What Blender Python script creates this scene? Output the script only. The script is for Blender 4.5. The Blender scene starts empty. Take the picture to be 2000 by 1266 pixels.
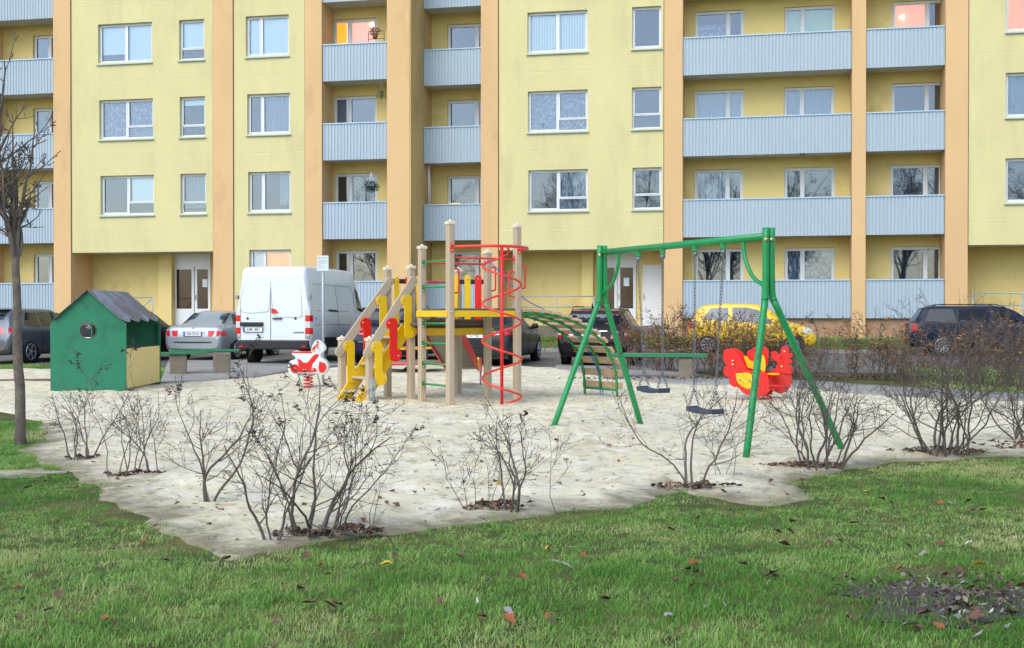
import bpy, math, random
import numpy as np
from mathutils import Vector, Matrix, noise as mnoise, geometry as mgeo

# ------------------------------------------------------------------ camera, light, exposure
TH = math.radians(11.86); CS, SN = math.cos(TH), math.sin(TH)
FP = 2333.0          # focal length in photo pixels (photo 2000 wide)
HC = 1.45            # eye height
HY = 613.0           # horizon row
SC = bpy.context.scene
COL = SC.collection
cam_d = bpy.data.cameras.new('camera'); cam = bpy.data.objects.new('camera', cam_d); COL.objects.link(cam)
cam_d.sensor_width = 36.0; cam_d.lens = FP / 2000 * 36.0
cam_d.clip_start = 0.05; cam_d.clip_end = 2000
cam.location = (0, 0, HC)
cam.rotation_euler = (math.radians(90) - math.atan((633 - HY) / FP), 0, TH)
SC.camera = cam

SUN_EL, SUN_AZ = math.radians(48), math.radians(200)   # azimuth clockwise from +Y
W = bpy.data.worlds.new('World'); SC.world = W; W.use_nodes = True
nt = W.node_tree; bg = nt.nodes['Background']
sky = nt.nodes.new('ShaderNodeTexSky'); sky.sky_type = 'NISHITA'; sky.sun_disc = False
sky.sun_elevation = SUN_EL; sky.sun_rotation = SUN_AZ
sky.air_density = 1.0; sky.dust_density = 1.6; sky.ozone_density = 1.0; sky.altitude = 0
nt.links.new(sky.outputs[0], bg.inputs[0]); bg.inputs[1].default_value = 0.15
sd = bpy.data.lights.new('sun', 'SUN'); sun = bpy.data.objects.new('sun', sd); COL.objects.link(sun)
sd.energy = 0.9; sd.angle = math.radians(50); sd.color = (1.0, 0.985, 0.96)
_dir = Vector((math.sin(SUN_AZ) * math.cos(SUN_EL), math.cos(SUN_AZ) * math.cos(SUN_EL), math.sin(SUN_EL)))
sun.rotation_euler = _dir.to_track_quat('Z', 'Y').to_euler()
sun.location = (0, -20, 40)
vs = SC.view_settings
vs.view_transform = 'Standard'; vs.look = 'None'; vs.gamma = 1.0; vs.use_curve_mapping = False
vs.exposure = 0.92
SC.cycles.use_denoising = True
SC.cycles.max_bounces = 6; SC.cycles.transparent_max_bounces = 12

# ------------------------------------------------------------------ pixels to places
def sstep(a, b, t):
    t = min(1.0, max(0.0, (t - a) / (b - a))); return t * t * (3 - 2 * t)
def terrain(X, Y):
    return 0.10 * sstep(22, 29.5, Y) + 0.10 * sstep(29.5, 37, Y) + 0.42 * sstep(38.9, 40.6, Y)
def cw(x, Z):                       # camera-plan coordinates (right, forward) to world X, Y
    return (x * CS - Z * SN, x * SN + Z * CS)
def at_depth(px, Z):
    return cw((px - 1000) / FP * Z, Z)
def gp(px, py):                     # ground point under a photo pixel
    h = 0.0
    for _ in range(12):
        Z = (HC - h) * FP / (py - HY)
        X, Y = at_depth(px, Z); h = 0.5 * h + 0.5 * terrain(X, Y)
    return Vector((X, Y, terrain(X, Y)))
def zpix(py, Z): return HC + (HY - py) * Z / FP
def fx(px, D):                      # X on a facade plane Y = D
    return D * math.tan(math.atan((px - 1000) / FP) - TH)

# ------------------------------------------------------------------ materials
def C(r, g, b):
    def l(c):
        c /= 255.0
        return c / 12.92 if c <= 0.04045 else ((c + 0.055) / 1.055) ** 2.4
    return (l(r), l(g), l(b), 1.0)
MATS = {}
def mat(name, col, rough=0.6, var=0.12, scale=4.0, bump=0.0, bscale=60.0, metal=0.0, coat=0.0, spec=0.5,
        col2=None, c2scale=1.5, c2lo=0.5, c2hi=0.7, stretch=None, emit=None, estr=1.0, trans=0.0):
    m = bpy.data.materials.new(name); m.use_nodes = True; MATS[name] = m
    n = m.node_tree; b = n.nodes['Principled BSDF']; L = n.links.new
    b.inputs['Roughness'].default_value = rough; b.inputs['Metallic'].default_value = metal
    b.inputs['Coat Weight'].default_value = coat; b.inputs['Coat Roughness'].default_value = 0.08
    b.inputs['Specular IOR Level'].default_value = spec
    tc = n.nodes.new('ShaderNodeTexCoord'); vec = tc.outputs['Object']
    if stretch:
        mp = n.nodes.new('ShaderNodeMapping'); mp.inputs['Scale'].default_value = stretch
        L(vec, mp.inputs['Vector']); vec = mp.outputs['Vector']
    src = None
    rgb = n.nodes.new('ShaderNodeRGB'); rgb.outputs[0].default_value = col; src = rgb.outputs[0]
    if col2:
        nz = n.nodes.new('ShaderNodeTexNoise'); nz.inputs['Scale'].default_value = c2scale; nz.inputs['Detail'].default_value = 6
        nz.inputs['Roughness'].default_value = 0.65
        L(vec, nz.inputs['Vector'])
        mr = n.nodes.new('ShaderNodeMapRange'); mr.inputs[1].default_value = c2lo; mr.inputs[2].default_value = c2hi
        L(nz.outputs[0], mr.inputs[0])
        mx = n.nodes.new('ShaderNodeMix'); mx.data_type = 'RGBA'; L(mr.outputs[0], mx.inputs[0]); L(src, mx.inputs[6]); mx.inputs[7].default_value = col2
        src = mx.outputs[2]
    if var:
        nz = n.nodes.new('ShaderNodeTexNoise'); nz.inputs['Scale'].default_value = scale; nz.inputs['Detail'].default_value = 8
        L(vec, nz.inputs['Vector'])
        mr = n.nodes.new('ShaderNodeMapRange'); mr.inputs[1].default_value = 0.25; mr.inputs[2].default_value = 0.75
        mr.inputs[3].default_value = 1 - var; mr.inputs[4].default_value = 1 + var
        L(nz.outputs[0], mr.inputs[0])
        mx = n.nodes.new('ShaderNodeMix'); mx.data_type = 'RGBA'; mx.blend_type = 'MULTIPLY'; mx.inputs[0].default_value = 1
        L(src, mx.inputs[6]); L(mr.outputs[0], mx.inputs[7]); src = mx.outputs[2]
    L(src, b.inputs['Base Color'])
    if bump:
        nz = n.nodes.new('ShaderNodeTexNoise'); nz.inputs['Scale'].default_value = bscale; nz.inputs['Detail'].default_value = 4
        L(vec, nz.inputs['Vector'])
        bp = n.nodes.new('ShaderNodeBump'); bp.inputs['Strength'].default_value = bump; bp.inputs['Distance'].default_value = 0.02
        L(nz.outputs[0], bp.inputs['Height']); L(bp.outputs[0], b.inputs['Normal'])
    if emit:
        b.inputs['Emission Color'].default_value = emit; b.inputs['Emission Strength'].default_value = estr
    if trans:
        tr = n.nodes.new('ShaderNodeBsdfTransparent'); ms = n.nodes.new('ShaderNodeMixShader'); ms.inputs[0].default_value = trans
        out = n.nodes['Material Output']; L(b.outputs[0], ms.inputs[1]); L(tr.outputs[0], ms.inputs[2]); L(ms.outputs[0], out.inputs[0])
    return m
def glassmat(name, tint, base=0.16, rough=0.015):
    m = bpy.data.materials.new(name); m.use_nodes = True; MATS[name] = m
    n = m.node_tree; L = n.links.new; n.nodes.remove(n.nodes['Principled BSDF'])
    tr = n.nodes.new('ShaderNodeBsdfTransparent'); tr.inputs[0].default_value = tint
    gl = n.nodes.new('ShaderNodeBsdfGlossy'); gl.inputs['Roughness'].default_value = rough; gl.inputs[0].default_value = (.78,.88,1.0,1)
    fr = n.nodes.new('ShaderNodeFresnel'); fr.inputs[0].default_value = 1.5
    ad = n.nodes.new('ShaderNodeMath'); ad.operation = 'ADD'; ad.use_clamp = True; ad.inputs[1].default_value = base
    ms = n.nodes.new('ShaderNodeMixShader')
    L(fr.outputs[0], ad.inputs[0]); L(ad.outputs[0], ms.inputs[0]); L(tr.outputs[0], ms.inputs[1]); L(gl.outputs[0], ms.inputs[2])
    L(ms.outputs[0], n.nodes['Material Output'].inputs[0])
    return m

# ------------------------------------------------------------------ mesh helper
class MB:
    def __init__(s): s.v = []; s.f = []; s.sm = []
    def add(s, vs, fs, M=None, smooth=False):
        o = len(s.v)
        s.v += [tuple(M @ Vector(p)) if M else tuple(p) for p in vs]
        s.f += [tuple(i + o for i in f) for f in fs]; s.sm += [smooth] * len(fs)
        return s
    def box(s, x0, x1, y0, y1, z0, z1, M=None):
        return s.add([(x0,y0,z0),(x1,y0,z0),(x1,y1,z0),(x0,y1,z0),(x0,y0,z1),(x1,y0,z1),(x1,y1,z1),(x0,y1,z1)],
                     [(0,3,2,1),(4,5,6,7),(0,1,5,4),(1,2,6,5),(2,3,7,6),(3,0,4,7)], M)
    def quad(s, a, b, c, d): return s.add([a, b, c, d], [(0,1,2,3)])
    def beam(s, p, q, w, h, up=(0,0,1), ext=0.0):      # rectangular bar from p to q
        p = Vector(p); q = Vector(q); d = (q - p).normalized(); p = p - d*ext; q = q + d*ext
        sx = d.cross(Vector(up))
        if sx.length < 1e-4: sx = d.cross(Vector((0,1,0)))
        sx.normalize(); uz = sx.cross(d).normalized()
        vs = []
        for e in (p, q):
            for a, b in ((-1,-1),(1,-1),(1,1),(-1,1)): vs.append(e + sx*(a*w/2) + uz*(b*h/2))
        return s.add(vs, [(0,3,2,1),(4,5,6,7),(0,1,5,4),(1,2,6,5),(2,3,7,6),(3,0,4,7)])
    def tube(s, pts, r, n=8, caps=True, closed=False):
        pts = [Vector(p) for p in pts]; k = len(pts)
        rs = r if isinstance(r, (list, tuple)) else [r]*k
        o = len(s.v); t0 = None; nv = None
        for i in range(k):
            if closed: t = pts[(i+1) % k] - pts[i-1]
            else: t = pts[min(i+1, k-1)] - pts[max(i-1, 0)]
            if t.length < 1e-9: t = Vector((0,0,1))
            t.normalize()
            if nv is None:
                nv = t.orthogonal().normalized()
            else:
                nv = nv - t*nv.dot(t)
                nv = nv.normalized() if nv.length > 1e-6 else t.orthogonal().normalized()
            bv = t.cross(nv)
            for j in range(n):
                a = 2*math.pi*j/n
                s.v.append(tuple(pts[i] + (nv*math.cos(a) + bv*math.sin(a))*rs[i]))
        seg = k if closed else k-1
        for i in range(seg):
            for j in range(n):
                a = o + i*n + j; b = o + i*n + (j+1) % n; c = o + ((i+1) % k)*n + (j+1) % n; d = o + ((i+1) % k)*n + j
                s.f.append((a,b,c,d)); s.sm.append(True)
        if caps and not closed:
            s.f.append(tuple(o + j for j in range(n))[::-1]); s.sm.append(False)
            s.f.append(tuple(o + (k-1)*n + j for j in range(n))); s.sm.append(False)
        return s
    def lathe(s, prof, n=16, M=None, smooth=True):     # prof [(r, z)] about z
        vs = []; fs = []
        for r, z in prof:
            for j in range(n):
                a = 2*math.pi*j/n; vs.append((r*math.cos(a), r*math.sin(a), z))
        for i in range(len(prof)-1):
            for j in range(n):
                fs.append((i*n+j, i*n+(j+1)%n, (i+1)*n+(j+1)%n, (i+1)*n+j))
        fs.append(tuple(range(n))[::-1]); fs.append(tuple((len(prof)-1)*n+j for j in range(n)))
        return s.add(vs, fs, M, smooth)
    def prism(s, poly, d0, d1, M=None):                # polygon in x,z extruded along y
        k = len(poly)
        vs = [(a, d0, b) for a, b in poly] + [(a, d1, b) for a, b in poly]
        fs = [tuple(range(k)), tuple(range(2*k-1, k-1, -1))] + [(i, k+i, k+(i+1)%k, (i+1)%k) for i in range(k)]
        return s.add(vs, fs, M)
    def build(s, name, m, parent=None, bevel=0.0, seg=1):
        me = bpy.data.meshes.new(name); me.from_pydata(s.v, [], s.f); me.update()
        if any(s.sm): me.polygons.foreach_set('use_smooth', s.sm)
        return link(name, me, m, parent, bevel, seg)
def link(name, me, m, parent=None, bevel=0.0, seg=1):
    o = bpy.data.objects.new(name, me); COL.objects.link(o)
    if m is not None and not me.materials: me.materials.append(MATS[m] if isinstance(m, str) else m)
    if parent: o.parent = parent
    if bevel:
        b = o.modifiers.new('bevel', 'BEVEL'); b.width = bevel; b.segments = seg; b.limit_method = 'ANGLE'
    return o
def tag(o, label=None, cat=None, group=None, kind=None):
    if label: o['label'] = label
    if cat: o['category'] = cat
    if group: o['group'] = group
    if kind: o['kind'] = kind
    return o
def thing(name, label, cat, loc=(0,0,0), rz=0.0, group=None):
    o = bpy.data.objects.new(name, None); COL.objects.link(o); o.empty_display_size = 0.2
    o.location = loc; o.rotation_euler = (0, 0, rz)
    return tag(o, label, cat, group)
def rot(ax, a): return Matrix.Rotation(a, 4, ax)
def mv(x, y, z): return Matrix.Translation((x, y, z))
_TXT = {}
def text_geo(txt, size):
    k = (txt, size)
    if k not in _TXT:
        cu = bpy.data.curves.new('lettering', 'FONT'); cu.body = txt; cu.size = size; cu.align_x = 'CENTER'; cu.align_y = 'CENTER'
        cu.extrude = 0.0; cu.offset = size*0.012; cu.resolution_u = 3
        o = bpy.data.objects.new('lettering_tmp', cu); COL.objects.link(o)
        dg = bpy.context.evaluated_depsgraph_get(); me = o.evaluated_get(dg).to_mesh()
        _TXT[k] = ([tuple(v.co) for v in me.vertices], [tuple(p.vertices) for p in me.polygons])
        bpy.data.objects.remove(o); bpy.data.curves.remove(cu)
    return _TXT[k]

# palette
mat('wall_lime', C(212,205,150), 0.85, 0.06, 0.6, 0.3, 90, col2=C(196,190,138), c2scale=0.9, c2lo=0.5, c2hi=0.85, stretch=(1.6,1,.45))
mat('wall_yellow', C(224,204,134), 0.85, 0.05, 0.7, 0.25, 90, col2=C(186,164,98), c2scale=0.9, c2lo=0.55, c2hi=0.85)
mat('wall_orange', C(216,180,130), 0.85, 0.07, 0.7, 0.3, 90, col2=C(190,156,110), c2scale=0.8, c2lo=0.55, c2hi=0.8, stretch=(1,1,0.35))
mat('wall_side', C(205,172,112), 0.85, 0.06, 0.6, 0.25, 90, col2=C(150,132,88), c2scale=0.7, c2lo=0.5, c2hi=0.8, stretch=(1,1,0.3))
mat('joint', C(226,226,176), 0.85, 0.04)
mat('socle', C(176,140,108), 0.9, 0.15, 3, 0.3, 40)
mat('rail_blue', C(168,185,195), 0.5, 0.03, 0.8, spec=0.4)
mat('rail_cap', C(170,200,218), 0.45, 0.03)
mat('soffit', C(196,200,192), 0.8, 0.06)
mat('pvc', C(222,228,232), 0.35, 0.02)
mat('sill', C(150,176,190), 0.4, 0.05)
mat('grey_metal', C(150,170,182), 0.45, 0.06, metal=0.3)
mat('room', C(34,36,44), 0.9, 0.1)
mat('blind', C(232,246,242), 0.8, 0.02)
mat('sheer', C(158,174,192), 0.9, 0.05, trans=0.3)
mat('sheer_dark', C(62,72,94), 0.9, 0.1, trans=0.4)
mat('lace', C(120,136,164), 0.9, 0.1, col2=C(190,204,220), c2scale=9, c2lo=0.5, c2hi=0.6, trans=0.2)
mat('green_curtain', C(188,206,160), 0.9, 0.06)
mat('lit_orange', C(240,150,50), 0.9, 0.1, emit=C(255,150,40), estr=0.95)
mat('lit_sheer', C(196,150,100), 0.9, 0.1, emit=C(255,146,66), estr=0.42)
mat('lit_blind', C(206,180,140), 0.9, 0.1, emit=C(255,160,80), estr=0.3)
mat('lamp', C(255,240,200), 0.5, 0, emit=C(255,226,170), estr=5.0)
glassmat('pane', (0.93, 0.97, 0.99, 1), 0.06)
glassmat('car_glass', (0.30, 0.38, 0.42, 1), 0.04)
glassmat('car_glass_dark', (0.05, 0.06, 0.07, 1), 0.0)
mat('door_glass', C(48,38,34), 0.08, 0.1, spec=0.6)
mat('wood_post', C(186,172,148), 0.6, 0.10, 3, 0.15, 30, col2=C(170,154,130), c2scale=3, stretch=(6,6,0.6))
mat('post_cap', C(226,214,188), 0.5, 0.05)
mat('wood_board', C(188,164,130), 0.65, 0.15, 4, 0.2, 40, stretch=(1,6,6))
mat('wood_dark', C(112,90,74), 0.7, 0.15, 4, 0.2, 30)
mat('grey_deck', C(92,92,94), 0.7, 0.15, 8, 0.2, 40)
mat('plywood', C(138,132,118), 0.5, 0.1, 3)
mat('p_yellow', C(232,190,12), 0.4, 0.05, 6, coat=0.1)
mat('p_red', C(222,26,22), 0.38, 0.06, 6, coat=0.15)
mat('p_redbar', C(226,58,44), 0.42, 0.08, 8, coat=0.1, col2=C(196,84,70), c2scale=12, c2lo=0.6, c2hi=0.75)
mat('p_green', C(14,138,72), 0.42, 0.08, 5, coat=0.1, col2=C(60,150,100), c2scale=14, c2lo=0.6, c2hi=0.72)
mat('p_white', C(214,222,220), 0.45, 0.05)
mat('bolt', C(206,190,140), 0.3, 0.05, metal=0.6)
mat('steel', C(160,165,168), 0.35, 0.08, metal=0.8)
mat('galv', C(168,176,178), 0.5, 0.08, metal=0.4)
mat('chain', C(124,128,134), 0.45, 0.1, metal=0.6)
mat('rubber', C(52,62,78), 0.6, 0.15, 8)
mat('rope_blue', C(28,84,190), 0.7, 0.1)
mat('house_green', C(24,116,84), 0.62, 0.10, 2.5, 0.15, 30, col2=C(14,86,58), c2scale=2.2, c2lo=0.5, c2hi=0.75)
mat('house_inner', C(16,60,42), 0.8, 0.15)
mat('house_yellow', C(238,212,138), 0.6, 0.07, 3, 0.1, 30, col2=C(226,186,84), c2scale=3, c2lo=0.55, c2hi=0.7)
mat('house_roof', C(138,150,166), 0.6, 0.1, 4, 0.2, 20, col2=C(108,102,104), c2scale=1.2, c2lo=0.40, c2hi=0.52)
mat('bench_green', C(44,118,76), 0.55, 0.15, 5, 0.25, 30, col2=C(86,140,104), c2scale=6, c2lo=0.58, c2hi=0.7)
mat('concrete', C(124,114,100), 0.9, 0.2, 5, 0.5, 30)
mat('sign_white', C(206,222,226), 0.5, 0.02)
mat('ink', C(70,76,84), 0.6, 0.0)
mat('ink_red', C(206,60,50), 0.6, 0.0)
mat('paint_blue', C(46,92,190), 0.4, 0.0)
mat('bark', C(100,90,82), 0.85, 0.25, 10, 0.5, 60, col2=C(132,124,112), c2scale=6)
mat('twig', C(98,89,82), 0.85, 0.25, 12, 0.3, 80)
mat('twig_grey', C(126,122,118), 0.85, 0.2, 12)
mat('dead_leaf', C(62,46,40), 0.8, 0.3, 20)
mat('black_plastic', C(30,32,36), 0.5, 0.1)
mat('tyre', C(26,26,28), 0.8, 0.1)
mat('arch', C(14,14,15), 0.9, 0.1)
mat('rim', C(178,184,190), 0.3, 0.05, metal=0.7)
mat('lamp_red', C(206,22,24), 0.15, 0.05, coat=0.6)
mat('lamp_clear', C(206,206,206), 0.12, 0.05, coat=0.6)
mat('lamp_amber', C(226,110,30), 0.15, 0.05, coat=0.6)
mat('plate_white', C(222,228,228), 0.4, 0.0)
mat('chrome', C(200,206,210), 0.15, 0.0, metal=0.9)

mat('shadow_gap', C(120,104,78), 0.9, 0.2)
mat('bare_soil', C(70,62,54), 0.95, 0.3, 6, 0.8, 30, col2=C(96,86,74), c2scale=8)
mat('litter_grey', C(96,82,70), 0.8, 0.4, 14, col2=C(138,128,114), c2scale=24, c2lo=0.5, c2hi=0.6)
mat('dead_grit', C(112,96,78), 0.9, 0.3, 9, col2=C(150,136,112), c2scale=7)
# ------------------------------------------------------------------ ground
def ground_mat(name, cols, scales, bump, bscale, rough=0.95):
    m = bpy.data.materials.new(name); m.use_nodes = True; MATS[name] = m
    n = m.node_tree; b = n.nodes['Principled BSDF']; L = n.links.new
    b.inputs['Roughness'].default_value = rough; b.inputs['Specular IOR Level'].default_value = 0.2
    tc = n.nodes.new('ShaderNodeTexCoord'); rgb = n.nodes.new('ShaderNodeRGB'); rgb.outputs[0].default_value = cols[0]; src = rgb.outputs[0]
    for c, (s, lo, hi) in zip(cols[1:], scales):
        nz = n.nodes.new('ShaderNodeTexNoise'); nz.inputs['Scale'].default_value = s; nz.inputs['Detail'].default_value = 8
        nz.inputs['Roughness'].default_value = 0.65
        L(tc.outputs['Object'], nz.inputs['Vector'])
        mr = n.nodes.new('ShaderNodeMapRange'); mr.inputs[1].default_value = lo; mr.inputs[2].default_value = hi; L(nz.outputs[0], mr.inputs[0])
        mx = n.nodes.new('ShaderNodeMix'); mx.data_type = 'RGBA'; L(mr.outputs[0], mx.inputs[0]); L(src, mx.inputs[6]); mx.inputs[7].default_value = c
        src = mx.outputs[2]
    L(src, b.inputs['Base Color'])
    prev = None
    for bs, st, ds in ((bscale, bump, 0.02), (bscale*7, bump*0.7, 0.006)):
        nz = n.nodes.new('ShaderNodeTexNoise'); nz.inputs['Scale'].default_value = bs; nz.inputs['Detail'].default_value = 6
        L(tc.outputs['Object'], nz.inputs['Vector'])
        bp = n.nodes.new('ShaderNodeBump'); bp.inputs['Strength'].default_value = st; bp.inputs['Distance'].default_value = ds
        L(nz.outputs[0], bp.inputs['Height'])
        if prev: L(prev, bp.inputs['Normal'])
        prev = bp.outputs[0]
    L(prev, b.inputs['Normal'])
    return m
ground_mat('lawn_soil', [C(70,82,38), C(112,104,62), C(60,50,40)], [(1.2,.45,.7),(3.5,.56,.7)], 0.8, 9)
ground_mat('sand', [C(212,205,174), C(196,186,154), C(222,216,196), C(164,152,124), C(116,106,86)],
           [(0.8,.40,.66),(3.2,.46,.66),(5.5,.52,.68),(14,.60,.69)], 1.0, 7)
def edge_dirt(name, col):
    m = MATS[name]; n = m.node_tree; b = n.nodes['Principled BSDF']; L = n.links.new; src = b.inputs['Base Color'].links[0].from_socket
    at = n.nodes.new('ShaderNodeAttribute'); at.attribute_name = 'soil'; tc = n.nodes.new('ShaderNodeTexCoord')
    nz = n.nodes.new('ShaderNodeTexNoise'); nz.inputs['Scale'].default_value = 3.0; nz.inputs['Detail'].default_value = 9; nz.inputs['Roughness'].default_value = .7; L(tc.outputs['Object'], nz.inputs['Vector'])
    ad = n.nodes.new('ShaderNodeMath'); ad.operation = 'MULTIPLY_ADD'; ad.inputs[1].default_value = 1.6; L(nz.outputs[0], ad.inputs[0]); L(at.outputs['Fac'], ad.inputs[2])
    mr = n.nodes.new('ShaderNodeMapRange'); mr.inputs[1].default_value = 1.15; mr.inputs[2].default_value = 1.75; mr.inputs[4].default_value = .85; L(ad.outputs[0], mr.inputs[0])
    mx = n.nodes.new('ShaderNodeMix'); mx.data_type = 'RGBA'; L(mr.outputs[0], mx.inputs[0]); L(src, mx.inputs[6]); mx.inputs[7].default_value = col; L(mx.outputs[2], b.inputs['Base Color'])
edge_dirt('sand', C(112,104,82))
ground_mat('asphalt', [C(112,110,106), C(94,93,91), C(134,128,118)], [(1.1,.4,.7),(4,.6,.75)], 0.35, 40)
ground_mat('paving', [C(150,148,140), C(130,128,122), C(172,166,152)], [(0.8,.4,.7),(2,.58,.72)], 0.3, 30)
ground_mat('kerbstone', [C(150,148,142), C(120,118,112)], [(3,.45,.7)], 0.4, 30)

YB = [-300, -60, -20, 0, 10, 20] + [22 + 0.5*i for i in range(16)] + [30 + i for i in range(8)] + [38, 38.5, 38.9, 39.2, 39.5, 39.8, 40.1, 40.4, 40.6, 41, 60, 150, 500]
XB = [-500, -150, -60, -30, -15, 0, 15, 30, 60, 150, 500]
mb = MB()
vs_ = [(x, y, terrain(x, y)) for y in YB for x in XB]; nx = len(XB)
mb.add(vs_, [(j*nx+i, j*nx+i+1, (j+1)*nx+i+1, (j+1)*nx+i) for j in range(len(YB)-1) for i in range(nx-1)], smooth=True)
tag(mb.build('ground', 'lawn_soil'), kind='structure')

def pip(x, y, P):
    c = False; j = len(P) - 1
    for i in range(len(P)):
        if (P[i][1] > y) != (P[j][1] > y) and x < (P[j][0]-P[i][0])*(y-P[i][1])/(P[j][1]-P[i][1]) + P[i][0]: c = not c
        j = i
    return c
def resample(P, step, jit=0.0, seed=0, closed=True):
    out = []; k = len(P)
    for i in range(k if closed else k-1):
        a = Vector(P[i][:2]); b = Vector(P[(i+1) % k][:2]); n = max(1, int((b-a).length/step))
        for t in range(n):
            p = a.lerp(b, t/n)
            if jit:
                w = Vector((mnoise.noise((p.x*1.3, p.y*1.3, seed)), mnoise.noise((p.x*1.3, p.y*1.3, seed+9)))) * jit
                w += Vector((mnoise.noise((p.x*5, p.y*5, seed+3)), mnoise.noise((p.x*5, p.y*5, seed+5)))) * jit*0.5
                p = p + w
            out.append((p.x, p.y))
    return out
def sheet(name, P, zoff, m, step, hf=None, soft=0.0, lawn_edge=None):
    n0 = len(P); pts = [Vector(p) for p in P]
    xs = [p[0] for p in P]; ys = [p[1] for p in P]; R = random.Random(5)
    y = min(ys); row = 0
    while y < max(ys):
        x = min(xs) + (row % 2)*step*0.5
        while x < max(xs):
            q = (x + R.uniform(-.2,.2)*step, y + R.uniform(-.2,.2)*step)
            if pip(q[0], q[1], P): pts.append(Vector(q))
            x += step
        y += step*0.87; row += 1
    r = mgeo.delaunay_2d_cdt(pts, [(i, (i+1) % n0) for i in range(n0)], [], 1, 1e-4)
    vv, ee, ff = r[0], r[1], r[2]
    ov = r[3]
    V = []; soil = []
    bp_ = np.array(P)
    for i, p in enumerate(vv):
        h = hf(p.x, p.y) if hf else 0; so = 0.0
        if soft:
            d2 = (bp_[:,0]-p.x)**2 + (bp_[:,1]-p.y)**2; dmin = math.sqrt(float(d2.min())); k = min(1, dmin/soft); h = (h + zoff)*k + .006*(1-k) - zoff
            dl_ = math.sqrt(float(d2[lawn_edge].min())); so = max(0, 1-dl_/.75)
        soil.append(so); V.append((p.x, p.y, terrain(p.x, p.y) + zoff + h))
    F = []
    for f in ff:
        a, b, c = (vv[i] for i in f[:3])
        F.append(tuple(f) if (b-a).cross(c-a) > 0 else tuple(f)[::-1])
    ids = {}
    for i, l in enumerate(ov):
        for k in l:
            if k < n0: ids[k] = i
    b0 = len(V); V += [(V[ids[k]][0], V[ids[k]][1], V[ids[k]][2]-.12) for k in range(n0)]
    F += [(ids[k], ids[(k+1) % n0], b0+(k+1) % n0, b0+k) for k in range(n0)]
    me = bpy.data.meshes.new(name); me.from_pydata(V, [], F); me.update()
    me.polygons.foreach_set('use_smooth', [True]*len(F))
    if soft:
        a_ = me.attributes.new('soil', 'FLOAT', 'POINT'); a_.data.foreach_set('value', np.array(soil + [1.0]*n0, np.float32))
    return tag(link(name, me, m), kind='structure')
G = lambda L: [gp(*p)[:2] for p in L]

# asphalt road and parking strip
rp = [(-70, 28.2), (-4, 28.2), (2.0, 28.0), (4.5, 28.9), (8, 31.2), (70, 31.2), (70, 38.6), (-70, 38.6)]
sheet('road', resample(rp, 1.5), 0.012, 'asphalt', 1.5)
# kerb between road and building lawn, one stone after another
kb = thing('kerb', 'pale concrete kerb between the asphalt and the lawn under the apartment block', 'kerb', (0, 38.6, 0))
mbk = MB(); mbk.box(0, .985, 0, .15, -.15, .13); km = None
for i in range(-26, 40):
    if km is None:
        o = mbk.build('kerbstone', 'kerbstone', kb, 0.012); km = o.data
    else: o = link('kerbstone', km, None, kb)
    o.location = (i*1.0, 0, terrain(0, 38.65))
# sand
sand_px = [(-150,722),(0,722),(110,722),(250,735),(330,752),(420,744),(500,737),(600,722),(700,716),(900,715),(1085,719),
           (1190,738),(1300,750),(1400,754),(1560,760),(1700,772),(2000,789),(2150,800),
           (2160,880),(2000,890),(1900,896),(1750,905),(1660,918),(1570,938),(1600,975),(1500,990),(1400,975),(1340,962),(1250,985),(1150,998),(1000,1012),
           (900,1030),(800,1042),(700,1052),(600,1066),(500,1082),(430,1098),(380,1078),(330,1046),(270,1012),(200,962),(130,925),(70,897),(40,880),(62,866),(98,850),(70,826),(0,804),(-150,790)]
SAND = resample(G(sand_px), 0.14, 0.19, 3)
FT = {}
_R = random.Random(101)
for _ in range(5200):
    cx_, Z_ = _R.uniform(-11, 11), _R.uniform(7.2, 24); X_, Y_ = cw(cx_, Z_)
    if pip(X_, Y_, SAND): FT.setdefault((int(X_//.5), int(Y_//.5)), []).append((X_, Y_, _R.uniform(0, 6.28), _R.uniform(.8, 1.4), _R.uniform(.5, 1.3)))
def dents(x, y):
    v = 0; i, j = int(x//.5), int(y//.5)
    for a in (i-1, i, i+1):
        for b in (j-1, j, j+1):
            for X_, Y_, an, sc, dp_ in FT.get((a, b), ()):
                dx, dy = x-X_, y-Y_; u = (dx*math.cos(an)+dy*math.sin(an))/(.15*sc); w = (-dx*math.sin(an)+dy*math.cos(an))/(.075*sc); d = u*u+w*w
                if d < 1: v -= .020*dp_*(1-d)
                elif d < 2.4: v += .007*dp_*(2.4-d)/1.4
    return max(-.03, v)
def lump(x, y):
    a = mnoise.fractal((x*1.1, y*1.1, 2.0), 1.0, 2.0, 3)*0.030
    b = mnoise.noise((x*4.2, y*4.2, 7.0)); c = mnoise.noise((x*8, y*8, 1.0))
    return max(-.020, dents(x, y) + a + b*0.014 + c*0.007 + 0.012 - 0.022*max(0, min(1, (-b-.2)*6)))
_dep = np.array([-x*SN + y*CS for x, y in SAND]); LE = np.where(_dep < 15.5)[0]
sand_o = sheet('sand', SAND, 0.038, 'sand', 0.10, lump, 0.5, LE)
SND = np.array(SAND)
def sand_edge(x, y): return math.sqrt(float(((SND[:,0]-x)**2 + (SND[:,1]-y)**2).min()))
def sandz(x, y): return terrain(x, y) + 0.038 + lump(x, y)
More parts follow.
